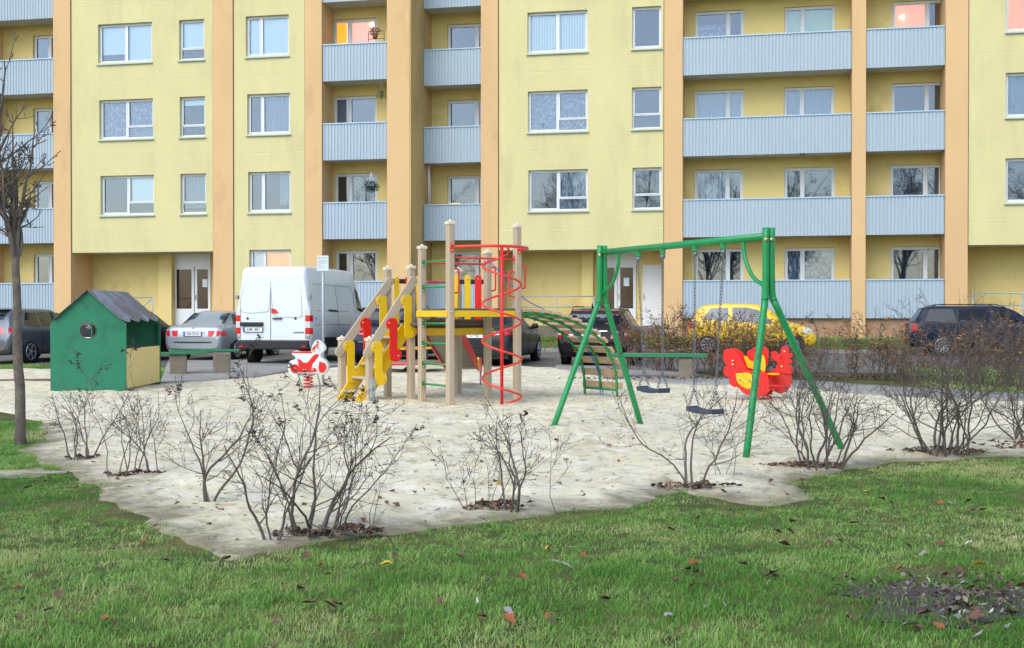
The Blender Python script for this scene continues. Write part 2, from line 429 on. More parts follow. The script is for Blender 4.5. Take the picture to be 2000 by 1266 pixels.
# pavement path on the right and slab on the left
path_px = [(1085,716),(1200,712),(1300,726),(1400,741),(1560,746),(1700,755),(2000,773),(2200,786),(2200,804),(2000,791),(1700,774),(1560,762),(1400,756),(1300,752),(1190,740),(1085,722)]
sheet('path', resample(G(path_px), 0.5), 0.045, 'paving', 0.6)
pav_px = [(312,752),(330,706),(640,706),(700,714),(600,724),(500,739),(420,746)]
sheet('pavement', resample(G(pav_px), 0.5), 0.05, 'paving', 0.6)
# sandy bare spots in the lawn and the dark worn soil patch
def blob(px, py, rx, ry, seed):
    c = gp(px, py); P = []
    for i in range(40):
        a = 2*math.pi*i/40; k = .9 + .55*mnoise.noise((math.cos(a)*1.5, math.sin(a)*1.5, seed)) + .25*mnoise.noise((math.cos(a)*5, math.sin(a)*5, seed)); u, w = rx*k*math.cos(a), ry*k*math.sin(a); P.append((c.x+u*CS-w*SN, c.y+u*SN+w*CS))
    return P
for px, py, rx, ry, sd2 in ((40,925,.40,.34,2.7),):
    P = blob(px, py, rx, ry, sd2); sheet('sand_patch', P, .012, 'sand', .1, lambda x, y: 0, .15, np.arange(len(P)))
sheet('bare_soil', blob(1915, 1178, .8, .5, 7.7), .010, 'bare_soil', .08, lambda x, y: .012*mnoise.noise((x*9, y*9, 0))+.012*mnoise.noise((x*25, y*25, 0)), .2, np.arange(40))
# timber edging seen left of the playhouse
mb = MB(); a = gp(-40, 751); b = gp(250, 747)
mb.beam((a.x, a.y, a.z+.05), (b.x, b.y, b.z+.05), .03, .10)
tag(mb.build('edging_board', 'wood_dark'), 'thin dark edging board lying across the sand left of the green playhouse', 'edging')

# grit and crumbs of bark strewn over the sand
_R = random.Random(8); mb = MB()
for _ in range(5200):
    cx_, Z_ = _R.uniform(-9, 9), 7 + 14*_R.random()**1.3; X_, Y_ = cw(cx_, Z_)
    if not pip(X_, Y_, SAND) or mnoise.noise((X_*.8, Y_*.8, 31)) < _R.uniform(-.6, .25): continue
    s_ = _R.uniform(.006, .018); M_ = mv(X_, Y_, sandz(X_, Y_)+.002) @ rot('Z', _R.uniform(0, 6.28)) @ rot('X', _R.gauss(0, .4))
    mb.add([(-s_*1.6,-s_*.3,0),(s_*.6,-s_*.5,.002),(s_*1.6,s_*.2,0),(-s_*.4,s_*.5,.004)], [(0,1,2,3)], M_)
tag(mb.build('sand_grit', 'dead_grit'), 'small dark crumbs of bark and grit strewn on the sand', 'grit', kind='stuff')
# ------------------------------------------------------------------ grass
def blade_mat(name, g0, g1, g2):
    m = bpy.data.materials.new(name); m.use_nodes = True; MATS[name] = m
    n = m.node_tree; b = n.nodes['Principled BSDF']; L = n.links.new
    b.inputs['Roughness'].default_value = 0.55; b.inputs['Specular IOR Level'].default_value = 0.25
    at = n.nodes.new('ShaderNodeAttribute'); at.attribute_type = 'INSTANCER'; at.attribute_name = 'tint'
    oi = n.nodes.new('ShaderNodeObjectInfo'); tc = n.nodes.new('ShaderNodeTexCoord')
    ad = n.nodes.new('ShaderNodeMath'); ad.operation = 'MULTIPLY_ADD'; ad.inputs[1].default_value = 0.35
    L(oi.outputs['Random'], ad.inputs[0]); L(at.outputs['Fac'], ad.inputs[2])
    nz = n.nodes.new('ShaderNodeTexNoise'); nz.inputs['Scale'].default_value = 45; L(tc.outputs['Object'], nz.inputs['Vector'])
    a2 = n.nodes.new('ShaderNodeMath'); a2.operation = 'MULTIPLY_ADD'; a2.inputs[1].default_value = 0.7; L(nz.outputs[0], a2.inputs[0]); L(ad.outputs[0], a2.inputs[2])
    mr = n.nodes.new('ShaderNodeMath'); mr.operation = 'SUBTRACT'; mr.inputs[1].default_value = 0.5; L(a2.outputs[0], mr.inputs[0])
    cr = n.nodes.new('ShaderNodeValToRGB'); e = cr.color_ramp.elements
    e[0].position = 0.15; e[0].color = g0; e[1].position = 0.95; e[1].color = g2; x = e.new(0.55); x.color = g1
    L(mr.outputs[0], cr.inputs[0]); L(cr.outputs[0], b.inputs['Base Color'])
    tl = n.nodes.new('ShaderNodeBsdfTranslucent'); L(cr.outputs[0], tl.inputs[0])
    ms = n.nodes.new('ShaderNodeMixShader'); ms.inputs[0].default_value = 0.35
    L(b.outputs[0], ms.inputs[1]); L(tl.outputs[0], ms.inputs[2]); L(ms.outputs[0], n.nodes['Material Output'].inputs[0])
blade_mat('blade', C(98,148,62), C(146,184,96), C(200,198,140))
TUFT = bpy.data.collections.new('grass_tufts')
def tuft(seed, nb, h, sp, wd):
    R = random.Random(seed); mb = MB()
    for _ in range(nb):
        a = R.uniform(0, 6.283); rr = sp*math.sqrt(R.random()); x, y = rr*math.cos(a), rr*math.sin(a)
        b = R.uniform(0, 6.283); hh = h*R.uniform(.45, 1.15); ln = hh*R.uniform(.15, 1.1); w = wd*R.uniform(.6, 1.3)
        dx, dy = math.cos(b), math.sin(b); px, py = -dy*w, dx*w
        pts = []
        for t, k in ((0,1), (.5,.85), (.85,.5)):
            z = hh*(t - .25*t*t*ln/hh); o = ln*t*t
            pts += [(x+dx*o-px*k, y+dy*o-py*k, z), (x+dx*o+px*k, y+dy*o+py*k, z)]
        pts.append((x+dx*ln, y+dy*ln, hh*(1-.25*ln/hh)))
        mb.add(pts, [(0,1,3,2),(2,3,5,4),(4,5,6)], smooth=True)
    me = bpy.data.meshes.new('grass_tuft'); me.from_pydata(mb.v, [], mb.f); me.update(); me.materials.append(MATS['blade'])
    o = bpy.data.objects.new('grass_tuft', me); TUFT.objects.link(o)
for s in range(5): tuft(s, 20, .028, .055, .0016)
ngt = bpy.data.node_groups.new('scatter_tufts', 'GeometryNodeTree')
ngt.interface.new_socket('Geometry', in_out='INPUT', socket_type='NodeSocketGeometry'); ngt.interface.new_socket('Geometry', in_out='OUTPUT', socket_type='NodeSocketGeometry')
gi = ngt.nodes.new('NodeGroupInput'); go = ngt.nodes.new('NodeGroupOutput')
ip = ngt.nodes.new('GeometryNodeInstanceOnPoints'); ci = ngt.nodes.new('GeometryNodeCollectionInfo')
ci.inputs[0].default_value = TUFT; ci.inputs[1].default_value = True; ci.inputs[2].default_value = True
ip.inputs['Pick Instance'].default_value = True
def nattr(nm, ty):
    a = ngt.nodes.new('GeometryNodeInputNamedAttribute'); a.data_type = ty; a.inputs[0].default_value = nm; return a.outputs[0]
mp_ = ngt.nodes.new('GeometryNodeMeshToPoints')
ngt.links.new(gi.outputs[0], mp_.inputs[0]); ngt.links.new(mp_.outputs[0], ip.inputs['Points'])
ngt.links.new(ci.outputs[0], ip.inputs['Instance'])
ngt.links.new(nattr('pick', 'INT'), ip.inputs['Instance Index'])
ngt.links.new(nattr('spin', 'FLOAT_VECTOR'), ip.inputs['Rotation']); ngt.links.new(nattr('size', 'FLOAT_VECTOR'), ip.inputs['Scale'])
ngt.links.new(ip.outputs[0], go.inputs[0])
def grass(name, label, pts, seed):
    R = np.random.default_rng(seed); n = len(pts)
    me = bpy.data.meshes.new(name); me.from_pydata([p[:3] for p in pts], [], []); me.update()
    def at(nm, ty, key, arr):
        a = me.attributes.new(nm, ty, 'POINT'); a.data.foreach_set(key, np.asarray(arr).ravel())
    at('pick', 'INT', 'value', R.integers(0, 5, n).astype(np.int32))
    sp = np.zeros((n,3), np.float32); sp[:,2] = R.uniform(0, 6.28, n); sp[:,:2] = R.uniform(-.15,.15,(n,2)); at('spin', 'FLOAT_VECTOR', 'vector', sp)
    s = np.array([[p[3], p[3], p[3]*p[4]] for p in pts], np.float32); at('size', 'FLOAT_VECTOR', 'vector', s)
    at('tint', 'FLOAT', 'value', np.array([p[5] for p in pts], np.float32))
    o = link(name, me, 'blade'); md = o.modifiers.new('scatter', 'NODES'); md.node_group = ngt
    return tag(o, label, 'grass', kind='stuff')
SXY = [tuple(p) for p in SAND]
BARE = [(gp(1915,1180), .9, .45), (gp(1830,1120), .4, .2), (gp(130,985), .5, .3), (gp(40,925), .48, .34), (gp(1480,985), .7, .25), (gp(1390,990), .5, .2), (gp(60,1024), .4, .2)]
def bare(x, y):
    v = 0
    for c, rx, ry in BARE:
        dx, dy = (x-c.x)*CS + (y-c.y)*SN, -(x-c.x)*SN + (y-c.y)*CS
        d = math.hypot(dx/rx, dy/ry) + .35*mnoise.noise((x*2.5, y*2.5, 4))
        v = max(v, 1 - d)
    return min(1, max(0, v*2.0))
def lawn_pts(region, rate, seed, smin, smax, test=None, hk=1.0):
    R = random.Random(seed); out = []
    (x0, x1), (Z0, Z1) = region
    n = int((x1-x0)*(Z1-Z0)*rate)
    for _ in range(n):
        cx, Z = R.uniform(x0, x1), R.uniform(Z0, Z1)
        if abs(cx) > Z*0.47 + 0.9: continue
        X, Y = cw(cx, Z)
        if test and not test(X, Y, R): continue
        big = mnoise.noise((X*.55, Y*.55, 3)); t = .46 + .65*big + .40*mnoise.noise((X*2.2, Y*2.2, 8))
        s = R.uniform(smin, smax)*(1 + .35*mnoise.noise((X*1.7, Y*1.7, 21)))
        out.append((X, Y, terrain(X, Y), s, hk*R.uniform(.7, 1.3), t))
    return out
def fore(X, Y, R):
    e = .10*mnoise.noise((X*3, Y*3, 5)) 
    if pip(X + e, Y + e, SXY):
        d = sand_edge(X, Y); return d < .5 and R.random() < .28*(1-d/.5)**1.5*(.5+1.5*max(0, mnoise.noise((X*2, Y*2, 15))+.3))
    ed = sand_edge(X, Y)
    if ed < .35 and R.random() > .35 + 1.6*ed + .6*mnoise.noise((X*1.6, Y*1.6, 41)): return False
    return R.random() > bare(X, Y)*(.84 if X > -1 else .55)
pts = lawn_pts(((-5, 5), (4.2, 7.2)), 400, 1, .75, 1.35, fore, 1.05) + lawn_pts(((-8, 8), (7.2, 13.5)), 260, 2, .8, 1.4, fore, .85)
# longer tussocks close to the camera
pts += [(p[0], p[1], p[2], p[3]*1.25, p[4]*1.9, p[5]-.1) for p in lawn_pts(((-4, 4), (4.2, 6.6)), 26, 7, .8, 1.4, fore)]
grass('grass', 'green autumn lawn in front of the sand with worn patches', pts, 1)
def back(X, Y, R): return (not pip(X, Y, SXY)) and not (28 < Y < 38.8)
pl = lawn_pts(((-7.5, -4.2), (11, 16)), 260, 3, .9, 1.6, back)
grass('grass', 'small grass patch around the bare young tree at the left', pl, 2)
PXY = G(path_px)
def hedge_t(X, Y, R):
    if pip(X, Y, SXY) or pip(X, Y, PXY): return False
    if X < 0 and Y > 28.1: return False
    return Y < 31.1 and (X > 3.2)
pr = lawn_pts(((2, 16), (21, 34)), 60, 4, 1.6, 2.8, hedge_t)
grass('grass', 'rough grass strip with leaves under the leafy hedge by the road', pr, 3)
PVY = G(pav_px)
def strip_l(X, Y, R): return (not pip(X, Y, SXY)) and Y < 28.1 and X < -13.2 and not pip(X, Y, PVY)
ps = lawn_pts(((-16, -7), (24, 33)), 60, 5, 1.6, 2.8, strip_l)
grass('grass', 'thin grass verge beside the grey car at the far left', ps, 4)
def blawn(X, Y, R): return Y > 38.8 and Y < (40.1 if X < -12 else 41.6)
pb = lawn_pts(((-24, 24), (36, 45)), 36, 6, 1.8, 3.0, blawn)
grass('grass', 'short lawn along the foot of the apartment block', pb, 5)

# ------------------------------------------------------------------ fallen leaves
for nm, c, c2 in (('leaf_brown', C(104,72,56), C(70,46,40)), ('leaf_rust', C(150,84,46), C(110,60,40)), ('leaf_grey', C(146,140,138), C(110,98,96)),
                  ('leaf_pale', C(196,202,192), C(160,160,150)), ('leaf_yellow', C(206,170,60), C(180,120,40))):
    mat(nm, c, 0.7, 0.2, 30, col2=c2, c2scale=30)
def leaf_mesh(kind, seed):
    R = random.Random(seed); n = 7; vs = []; fs = []
    ln, wd = (1.0, .62) if kind == 'broad' else (1.0, .2)
    cu = R.uniform(-.5, .9); tw = R.uniform(-.5, .5)
    for i in range(n):
        t = i/(n-1); w = wd*.5*math.sin(math.pi*min(1, t**.8*.96+.02))*(1+R.uniform(-.15,.15)); x = (t-.5)*ln; z = cu*.35*(t-.5)**2*2
        for s in (-1, 0, 1):
            vs.append((x, s*w, z + abs(s)*w*(.25+.6*R.random()) + s*w*tw*(t-.4)))
    for i in range(n-1):
        for j in (0, 1): fs.append((i*3+j, i*3+j+1, (i+1)*3+j+1, (i+1)*3+j))
    me = bpy.data.meshes.new('leaf'); me.from_pydata(vs, [], fs); me.update(); me.polygons.foreach_set('use_smooth', [True]*len(fs))
    return me
LEAF = {}
for mn in ('leaf_brown', 'leaf_rust', 'leaf_grey', 'leaf_pale', 'leaf_yellow'):
    for k in range(3):
        kd = 'narrow' if mn in ('leaf_pale',) or (mn == 'leaf_grey' and k) else 'broad'
        me = leaf_mesh(kd, k*7+len(mn)); me.materials.append(MATS[mn]); LEAF.setdefault(mn, []).append((me, kd))
R = random.Random(77)
LBL = {'leaf_brown': 'small dark brown curled leaf fallen on the {}', 'leaf_rust': 'small rusty orange leaf fallen on the {}', 'leaf_grey': 'faded grey leaf lying on the {}',
       'leaf_pale': 'narrow silvery willow leaf lying on the {}', 'leaf_yellow': 'small yellow leaf lying on the {}'}
def drop(px, py, mn, size, where, lift):
    p = gp(px, py); me, kd = R.choice(LEAF[mn])
    ins = pip(p.x, p.y, SXY)
    z = sandz(p.x, p.y) + .008 if ins else p.z + lift
    where = 'sand' if ins else where
    o = link('fallen_leaf', me, None); o.location = (p.x, p.y, z)
    o.rotation_euler = (R.uniform(-.5,.5), R.uniform(-.5,.5), R.uniform(0, 6.28)); o.scale = (size,)*3
    tag(o, LBL[mn].format(where), 'leaf', mn.replace('leaf_', '') + ' leaves scattered on the ' + where)
for _ in range(120):
    py = 930 + 320*R.random()**.8; px = R.uniform(-20, 2020)
    drop(px, py, R.choices(['leaf_brown','leaf_rust','leaf_grey','leaf_pale','leaf_yellow'], [5,2,3,1.2,.5])[0], R.uniform(.05,.085), 'lawn', .035)
for _ in range(60):
    a = R.gauss(1880, 100); b = R.gauss(1160, 45)
    drop(a, b, R.choices(['leaf_brown','leaf_grey','leaf_pale'], [2,3,2])[0], R.uniform(.04,.075), 'bare soil patch', .02)
for _ in range(60):
    drop(R.uniform(30, 1980), R.uniform(800, 1050), R.choices(['leaf_brown','leaf_rust','leaf_grey'], [6,2,1])[0], R.uniform(.05,.075), 'lawn', .03)
def litter(name, label, c, rx, ry, n, seed, size=(.04,.075), cols=None):
    R = random.Random(seed); mb = MB()
    for _ in range(n):
        a = R.uniform(0, 6.283); r = R.random()**.7
        x = c.x + r*rx*math.cos(a)*CS - r*ry*math.sin(a)*SN; y = c.y + r*rx*math.cos(a)*SN + r*ry*math.sin(a)*CS
        z = max(terrain(x, y) + .03, sandz(x, y)) + .002 + (1-r)*.03*R.random()
        s = R.uniform(*size); M = mv(x, y, z) @ rot('Z', R.uniform(0,6.28)) @ rot('X', R.gauss(0,.5)) @ rot('Y', R.gauss(0,.5))
        mb.add([(-s*.5,0,0),(-s*.1,-s*.3,s*.08),(s*.35,-s*.18,0),(s*.5,0,s*.05),(s*.3,s*.2,0),(-s*.1,s*.3,s*.1)], [(0,1,2,3),(0,3,4,5)], M)
    o = mb.build(name, cols or 'litter'); return tag(o, label, 'leaves', kind='stuff')
mat('litter', C(82,62,52), 0.8, 0.4, 14, col2=C(140,112,90), c2scale=20, c2lo=0.5, c2hi=0.6)
litter('leaf_litter', 'brown leaf litter under the large front shrub', gp(640, 1052), .36, .13, 150, 1)
litter('leaf_litter', 'brown leaf litter at the foot of the shrub before the spiral pole', gp(965, 1003), .22, .09, 85, 2)
litter('leaf_litter', 'leaf litter under the shrub before the front swing legs', gp(1570, 915), .4, .13, 125, 3)
litter('leaf_litter', 'leaf litter under the big shrub at the right', gp(1830, 890), .55, .18, 150, 4)
litter('leaf_litter', 'leaf litter at the right edge of the sand', gp(1990, 878), .5, .3, 100, 5)
litter('leaf_litter', 'leaf litter under the second shrub from the left', gp(260, 935), .28, .08, 60, 6)
litter('leaf_litter', 'small leaf litter under the leftmost shrub', gp(160, 902), .2, .06, 40, 7)
litter('leaf_litter', 'thin leaf litter under the shrub below the swing seats', gp(1360, 958), .36, .12, 80, 8)
litter('leaf_litter', 'grey willow leaf litter on the bare soil in the lower right corner', gp(1905, 1175), .8, .45, 420, 9, (.015,.045), 'litter_grey')
litter('leaf_litter', 'brown leaf litter along the path under the hedge', gp(1600, 742), 5.5, .5, 700, 10, (.05,.1))
# ------------------------------------------------------------------ apartment block
DL, DR, LOG, FH = 40.2, 41.75, 1.1, 2.8
B = thing('apartment_building', 'long yellow and orange panel apartment block with pale blue balcony railings', 'building', (0, 0, 0))
ZT = 15.6; ZG = 0.2
def wallrect(name, m, x0, x1, z0, z1, y, holes=(), rev=0.14, parent=None):
    xs = sorted({x0, x1} | {h[0] for h in holes} | {h[1] for h in holes}); zs = sorted({z0, z1} | {h[2] for h in holes} | {h[3] for h in holes})
    mb = MB()
    for i in range(len(xs)-1):
        for j in range(len(zs)-1):
            cx, cz = (xs[i]+xs[i+1])/2, (zs[j]+zs[j+1])/2
            if any(h[0] < cx < h[1] and h[2] < cz < h[3] for h in holes): continue
            mb.quad((xs[i], y, zs[j]), (xs[i+1], y, zs[j]), (xs[i+1], y, zs[j+1]), (xs[i], y, zs[j+1]))
    for a, b, c, d in holes:
        mb.quad((a,y,c),(a,y,d),(a,y+rev,d),(a,y+rev,c)); mb.quad((b,y,d),(b,y,c),(b,y+rev,c),(b,y+rev,d))
        mb.quad((a,y,d),(b,y,d),(b,y+rev,d),(a,y+rev,d)); mb.quad((b,y,c),(a,y,c),(a,y+rev,c),(b,y+rev,c))
    # returns at the edges give the panel its thickness
    mb.quad((x0,y,z0),(x0,y+rev,z0),(x1,y+rev,z0),(x1,y,z0))
    return mb.build(name, m, parent or B)
def folds(mb, x0, x1, z0, z1, y, amp, nf, seed=0):
    R = random.Random(seed); n = nf*6; vs = []; fs = []; ph = R.uniform(0, 6)
    for i in range(n+1):
        t = i/n; x = x0 + (x1-x0)*t; yy = y + amp*math.sin(t*nf*6.283 + ph + .8*math.sin(t*9+ph))
        vs += [(x, yy, z0), (x, yy, z1)]
    fs = [(2*i, 2*i+2, 2*i+3, 2*i+1) for i in range(n)]
    return mb.add(vs, fs, smooth=True)
_ws = [0]
def window(x0, x1, z0, z1, y, leaves, covers, sill=True, ft=.055, transom=None, parent=None, handle=None):
    """leaves: fractions of the splits; covers: per leaf list of (kind, from, to) heights 0..1; transom: {leaf: frac}; sash drawn on every leaf"""
    _ws[0] += 1; mb = MB(); e = [0] + list(leaves) + [1]; d = .07
    mb.box(x0, x1, y, y+d, z0, z0+ft); mb.box(x0, x1, y, y+d, z1-ft, z1)
    mb.box(x0, x0+ft, y, y+d, z0+ft, z1-ft); mb.box(x1-ft, x1, y, y+d, z0+ft, z1-ft)
    cells = []
    for i in range(len(e)-1):
        a = x0 + (x1-x0)*e[i]; b = x0 + (x1-x0)*e[i+1]
        a2 = a + (ft if i == 0 else ft*.55); b2 = b - (ft if i == len(e)-2 else ft*.55)
        if i: mb.box(a-ft*.55, a+ft*.55, y, y+d, z0+ft, z1-ft)
        zz = [z0+ft, z1-ft]
        tr = (transom or {}).get(i)
        if tr:
            zc = z0 + (z1-z0)*tr; mb.box(a2, b2, y+.002, y+d-.002, zc-.022, zc+.022); cells.append((i, a2, b2, zz[0], zc-.022)); cells.append((i, a2, b2, zc+.022, zz[1]))
        else: cells.append((i, a2, b2, zz[0], zz[1]))
    w = mb.build('window', 'pvc', parent or B, .006)
    for i, a, b, c, dd in cells:
        if dd - c > .6 or (transom or {}).get(i) is None:          # opening sash proud of the frame
            s = .035; ms = MB(); yy = y - .012
            ms.box(a, b, yy, y+.03, c, c+s); ms.box(a, b, yy, y+.03, dd-s, dd); ms.box(a, a+s, yy, y+.03, c+s, dd-s); ms.box(b-s, b, yy, y+.03, c+s, dd-s)
            ms.build('sash', 'pvc', w, .005)
        p = MB(); p.box(a+.004, b-.004, y+.035, y+.043, c+.004, dd-.004); p.build('pane', 'pane', w)
    for i, lst in enumerate(covers):
        a = x0 + (x1-x0)*e[i] + .01; b = x0 + (x1-x0)*e[i+1] - .01
        for cv in lst:
            k, f0, f1 = cv[0], cv[1], cv[2]; xa, xb = (a + (b-a)*cv[3], a + (b-a)*cv[4]) if len(cv) > 4 else (a, b)
            q = MB(); c, dd = z0 + (z1-z0)*f0, z0 + (z1-z0)*f1
            if k in ('blind', 'lit_blind', 'green_curtain'):
                q.box(xa, xb, y+.10, y+.105, c, dd); nm = 'blind'
            elif k == 'vblind':
                nm = 'blind'; n = max(3, int((xb-xa)/.09)); k = 'blind'
                for t in range(n):
                    xx = xa + (xb-xa)*(t+.5)/n; q.add([(xx-.045, y+.115, c),(xx+.045, y+.10, c),(xx+.045, y+.10, dd),(xx-.045, y+.115, dd)], [(0,1,2,3)])
            else:
                folds(q, xa, xb, c, dd, y+.16, .03, max(3, int((xb-xa)/.11)), _ws[0]*7+i); nm = 'curtain'
            q.build(nm, k, w)
    if sill:
        q = MB(); q.add([(x0-.04, y-.19, z0-.055),(x1+.04, y-.19, z0-.055),(x1+.04, y+.0, z0-.008),(x0-.04, y+.0, z0-.008),
                         (x0-.04, y-.19, z0-.085),(x1+.04, y-.19, z0-.085),(x1+.04, y, z0-.06),(x0-.04, y, z0-.06)],
                        [(0,1,2,3),(4,7,6,5),(0,4,5,1),(1,5,6,2),(3,2,6,7),(0,3,7,4)]); q.build('sill', 'sill', w)
    return w
ZS = lambda k: 5.11 + FH*(k-1)        # window sill height, storey k (0 = ground)
ZW = lambda k: 6.55 + FH*(k-1)
SEAM = [4.43 + FH*i for i in range(4)]
J = .012
def section(px0, px1, D, wins, zbase, extra_ground=None):
    """lime wall section between two piers; wins {storey: [(pxa, pxb, spec)]}; one panel per storey"""
    x0, x1 = fx(px0, D), fx(px1, D)
    lv = [zbase] + [s for s in SEAM if s > zbase + .3] + [ZT]
    for i in range(len(lv)-1):
        a, b = lv[i], lv[i+1]; holes = []
        for k, L in wins.items():
            for (pa, pb, sp) in L:
                h = (fx(pa, D), fx(pb, D), ZS(k), ZW(k))
                if a < h[2] < b: holes.append(h)
        wallrect('wall_panel', 'wall_lime', x0, x1, a + (J if i else 0), b - J, D, holes)
        if i:
            q = MB(); q.box(x0, x1, D+.006, D+.05, a-J, a+J); q.build('joint', 'joint', B)
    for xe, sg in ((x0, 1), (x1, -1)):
        q = MB(); q.box(min(xe, xe+sg*.03), max(xe, xe+sg*.03), D-.006, D+.02, zbase, ZT); q.build('edge_shade_strip', 'shadow_gap', B)  # dark strip painted in for the shadow line where wall meets pier
    for k, L in wins.items():
        for (pa, pb, sp) in L:
            window(fx(pa, D), fx(pb, D), ZS(k), ZW(k), D+.13, **sp)
def pier(px0, px1, D, m='wall_orange', d=1.25, proud=.05, z0=ZG, z1=ZT, xs=None):
    x0, x1 = xs or (fx(px0, D), fx(px1, D)); q = MB(); q.box(x0, x1, D-proud, D+d, z0, z1); return q.build('pier', m, B)
S = lambda *a: [a]
# piers and wall sections, left block
pier(-70, -27, DL); pier(107, 140, DL, d=2.4); pier(418, 456.5, DL, d=2.4); pier(597, 630, DL)
xa, xb = fx(757, DL), fx(800, DL)
pier(0, 0, DL, xs=(xa, xb), d=LOG+.4)
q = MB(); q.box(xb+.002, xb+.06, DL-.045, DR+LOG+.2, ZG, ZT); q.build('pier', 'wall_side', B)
section(-330, -70, DL, {k: [(-260, -150, dict(leaves=[.5], covers=[S('sheer',0,1), S('sheer',0,1)]))] for k in (1,2,3)}, ZG)
section(140, 418, DL, {
    3: [(193, 298, dict(leaves=[.5], covers=[[('blind',.24,1),('sheer_dark',0,.3)], S('blind',.02,1)])), (351, 400, dict(leaves=[], covers=[S('blind',.26,1)], transom={0:.27}))],
    2: [(195, 300, dict(leaves=[.5], covers=[S('lace',0,1), S('lace',0,1)], transom={1:.3})), (352, 401.5, dict(leaves=[], covers=[S('blind',.8,1)], transom={0:.27}))],
    1: [(197, 301, dict(leaves=[.5], covers=[S('sheer_dark',0,1), [('blind',.3,1),('sheer_dark',0,.3)]], transom={1:.3})), (353, 403, dict(leaves=[], covers=S(*[('sheer',.15,1)])[0:1] and [[('sheer',.15,1)]], transom={0:.27}))]}, 3.72)
section(456.5, 597, DL, {
    3: [(481, 565, dict(leaves=[.33], covers=[S('blind',0,1), S('blind',0,1)]))],
    2: [(483.5, 567, dict(leaves=[.33], covers=[S('sheer_dark',0,1), S('sheer',0,1)]))],
    1: [(485, 568, dict(leaves=[.33], covers=[S('sheer_dark',.1,1), [('sheer_dark',0,1,0,.5),('sheer',.18,1,.5,1)]]))],
    0: [(487, 569, dict(leaves=[.33], covers=[S('blind',0,1), S('lit_blind',0,1)]))]}, ZG)
# right block
pier(940, 973, DR, d=2.4); pier(1297, 1333, DR, d=2.4); pier(1663, 1690, DR); pier(1845, 1889, DR, d=2.4)
section(973, 1297, DR, {
    3: [(1030, 1147, dict(leaves=[.5], covers=[S('vblind',0,1), S('vblind',0,1)])), (1234, 1291, dict(leaves=[], covers=[[]]))],
    2: [(1031, 1147.5, dict(leaves=[.5], covers=[S('lace',0,1), S('lace',0,1)], transom={1:.3})), (1234, 1291.5, dict(leaves=[], covers=[S('sheer_dark',0,1)], transom={0:.34}))],
    1: [(1032, 1148, dict(leaves=[.5], covers=[[], S('sheer',0,1)], transom={1:.3})), (1235, 1292, dict(leaves=[], covers=[S('sheer_dark',0,.25)], transom={0:.34}))]}, 3.72)
section(1889, 2300, DR, {k: [(1963, 2075, dict(leaves=[.5], covers=[S(c,0,1), S('sheer',0,1)])), (2180, 2240, dict(leaves=[], covers=[S('sheer',0,1)]))] for k, c in ((1,'sheer_dark'),(2,'sheer'),(3,'lit_sheer'))}, 3.72)
pier(2300, 2345, DR, d=2.4)

# loggias
def ribs(x0, x1, z0, z1, y, pitch=.118):
    n = max(4, round((x1-x0)/pitch)); p = (x1-x0)/n; prof = []
    for i in range(n):
        a = x0 + i*p; prof += [(a, 0), (a+p*.62, 0), (a+p*.70, .022), (a+p*.92, .022)]
    prof.append((x1, 0)); vs = []; fs = []
    for x, dy in prof: vs += [(x, y+dy, z0), (x, y+dy, z1)]
    fs = [(2*i, 2*i+2, 2*i+3, 2*i+1) for i in range(len(prof)-1)]
    mb = MB(); mb.add(vs, fs); return mb
def loggia(px0, px1, D, wins, x0=None, x1=None):
    x0 = fx(px0, D) if x0 is None else x0; x1 = fx(px1, D) if x1 is None else x1; yb = D + LOG
    holes = []
    for k, L in wins.items():
        for pa, pb, sp in L: holes.append((fx(pa, yb), fx(pb, yb), ZS(k)-.25, ZW(k)))
    wallrect('loggia_wall', 'wall_yellow', x0-.02, x1+.02, ZG, ZT, yb, holes)
    for k, L in wins.items():
        for pa, pb, sp in L: window(fx(pa, yb), fx(pb, yb), ZS(k)-.25, ZW(k), yb+.10, sill=False, **sp)
    for k in range(5):
        zt = 2.6 + FH*k
        r = ribs(x0+.015, x1-.015, zt-1.30, zt-.03, D+.02).build('balcony_railing', 'rail_blue', B)
        c = MB(); c.box(x0+.01, x1-.01, D-.005, D+.06, zt-.03, zt+.012); c.build('top_rail', 'rail_cap', r)
        c = MB(); c.box(x0+.01, x1-.01, D+.05, D+.08, zt-1.25, zt-.06); c.build('backing', 'grey_metal', r)
        q = MB(); q.box(x0, x1, D+.085, yb-.002, zt-1.27, zt-1.08); q.build('balcony_slab', 'soffit', B)
    q = MB(); q.box(x0, x1, D+.18, yb-.003, ZG, 1.32); q.build('plinth', 'socle', B)
doorL = lambda a, b: dict(leaves=[.36], covers=[a, b], ft=.07)
doorR = lambda a, b: dict(leaves=[.68], covers=[a, b], ft=.07)
n0 = []
loggia(-27, 107, DL, {k: [(66, 150, doorL(S('sheer_dark',0,1), S('sheer_dark',0,1) if k < 2 else n0))] for k in range(4)})
loggia(630, 757, DL, {3: [(651.5, 736, doorL(S('lit_orange',0,1), S('lit_sheer',0,1)))], 2: [(652, 736, doorL(S('sheer',0,1), S('sheer_dark',0,1)))],
                      1: [(653.5, 737, doorL(n0, n0))], 0: [(655, 737, doorL(n0, S('sheer_dark',0,1,.1,.9)))]})
loggia(0, 940, DR, {k: [(874, 953, dict(leaves=[.72], covers=[[('sheer_dark',0,1,0,.45)], n0], ft=.07))] for k in range(4)}, x0=xb+.06)
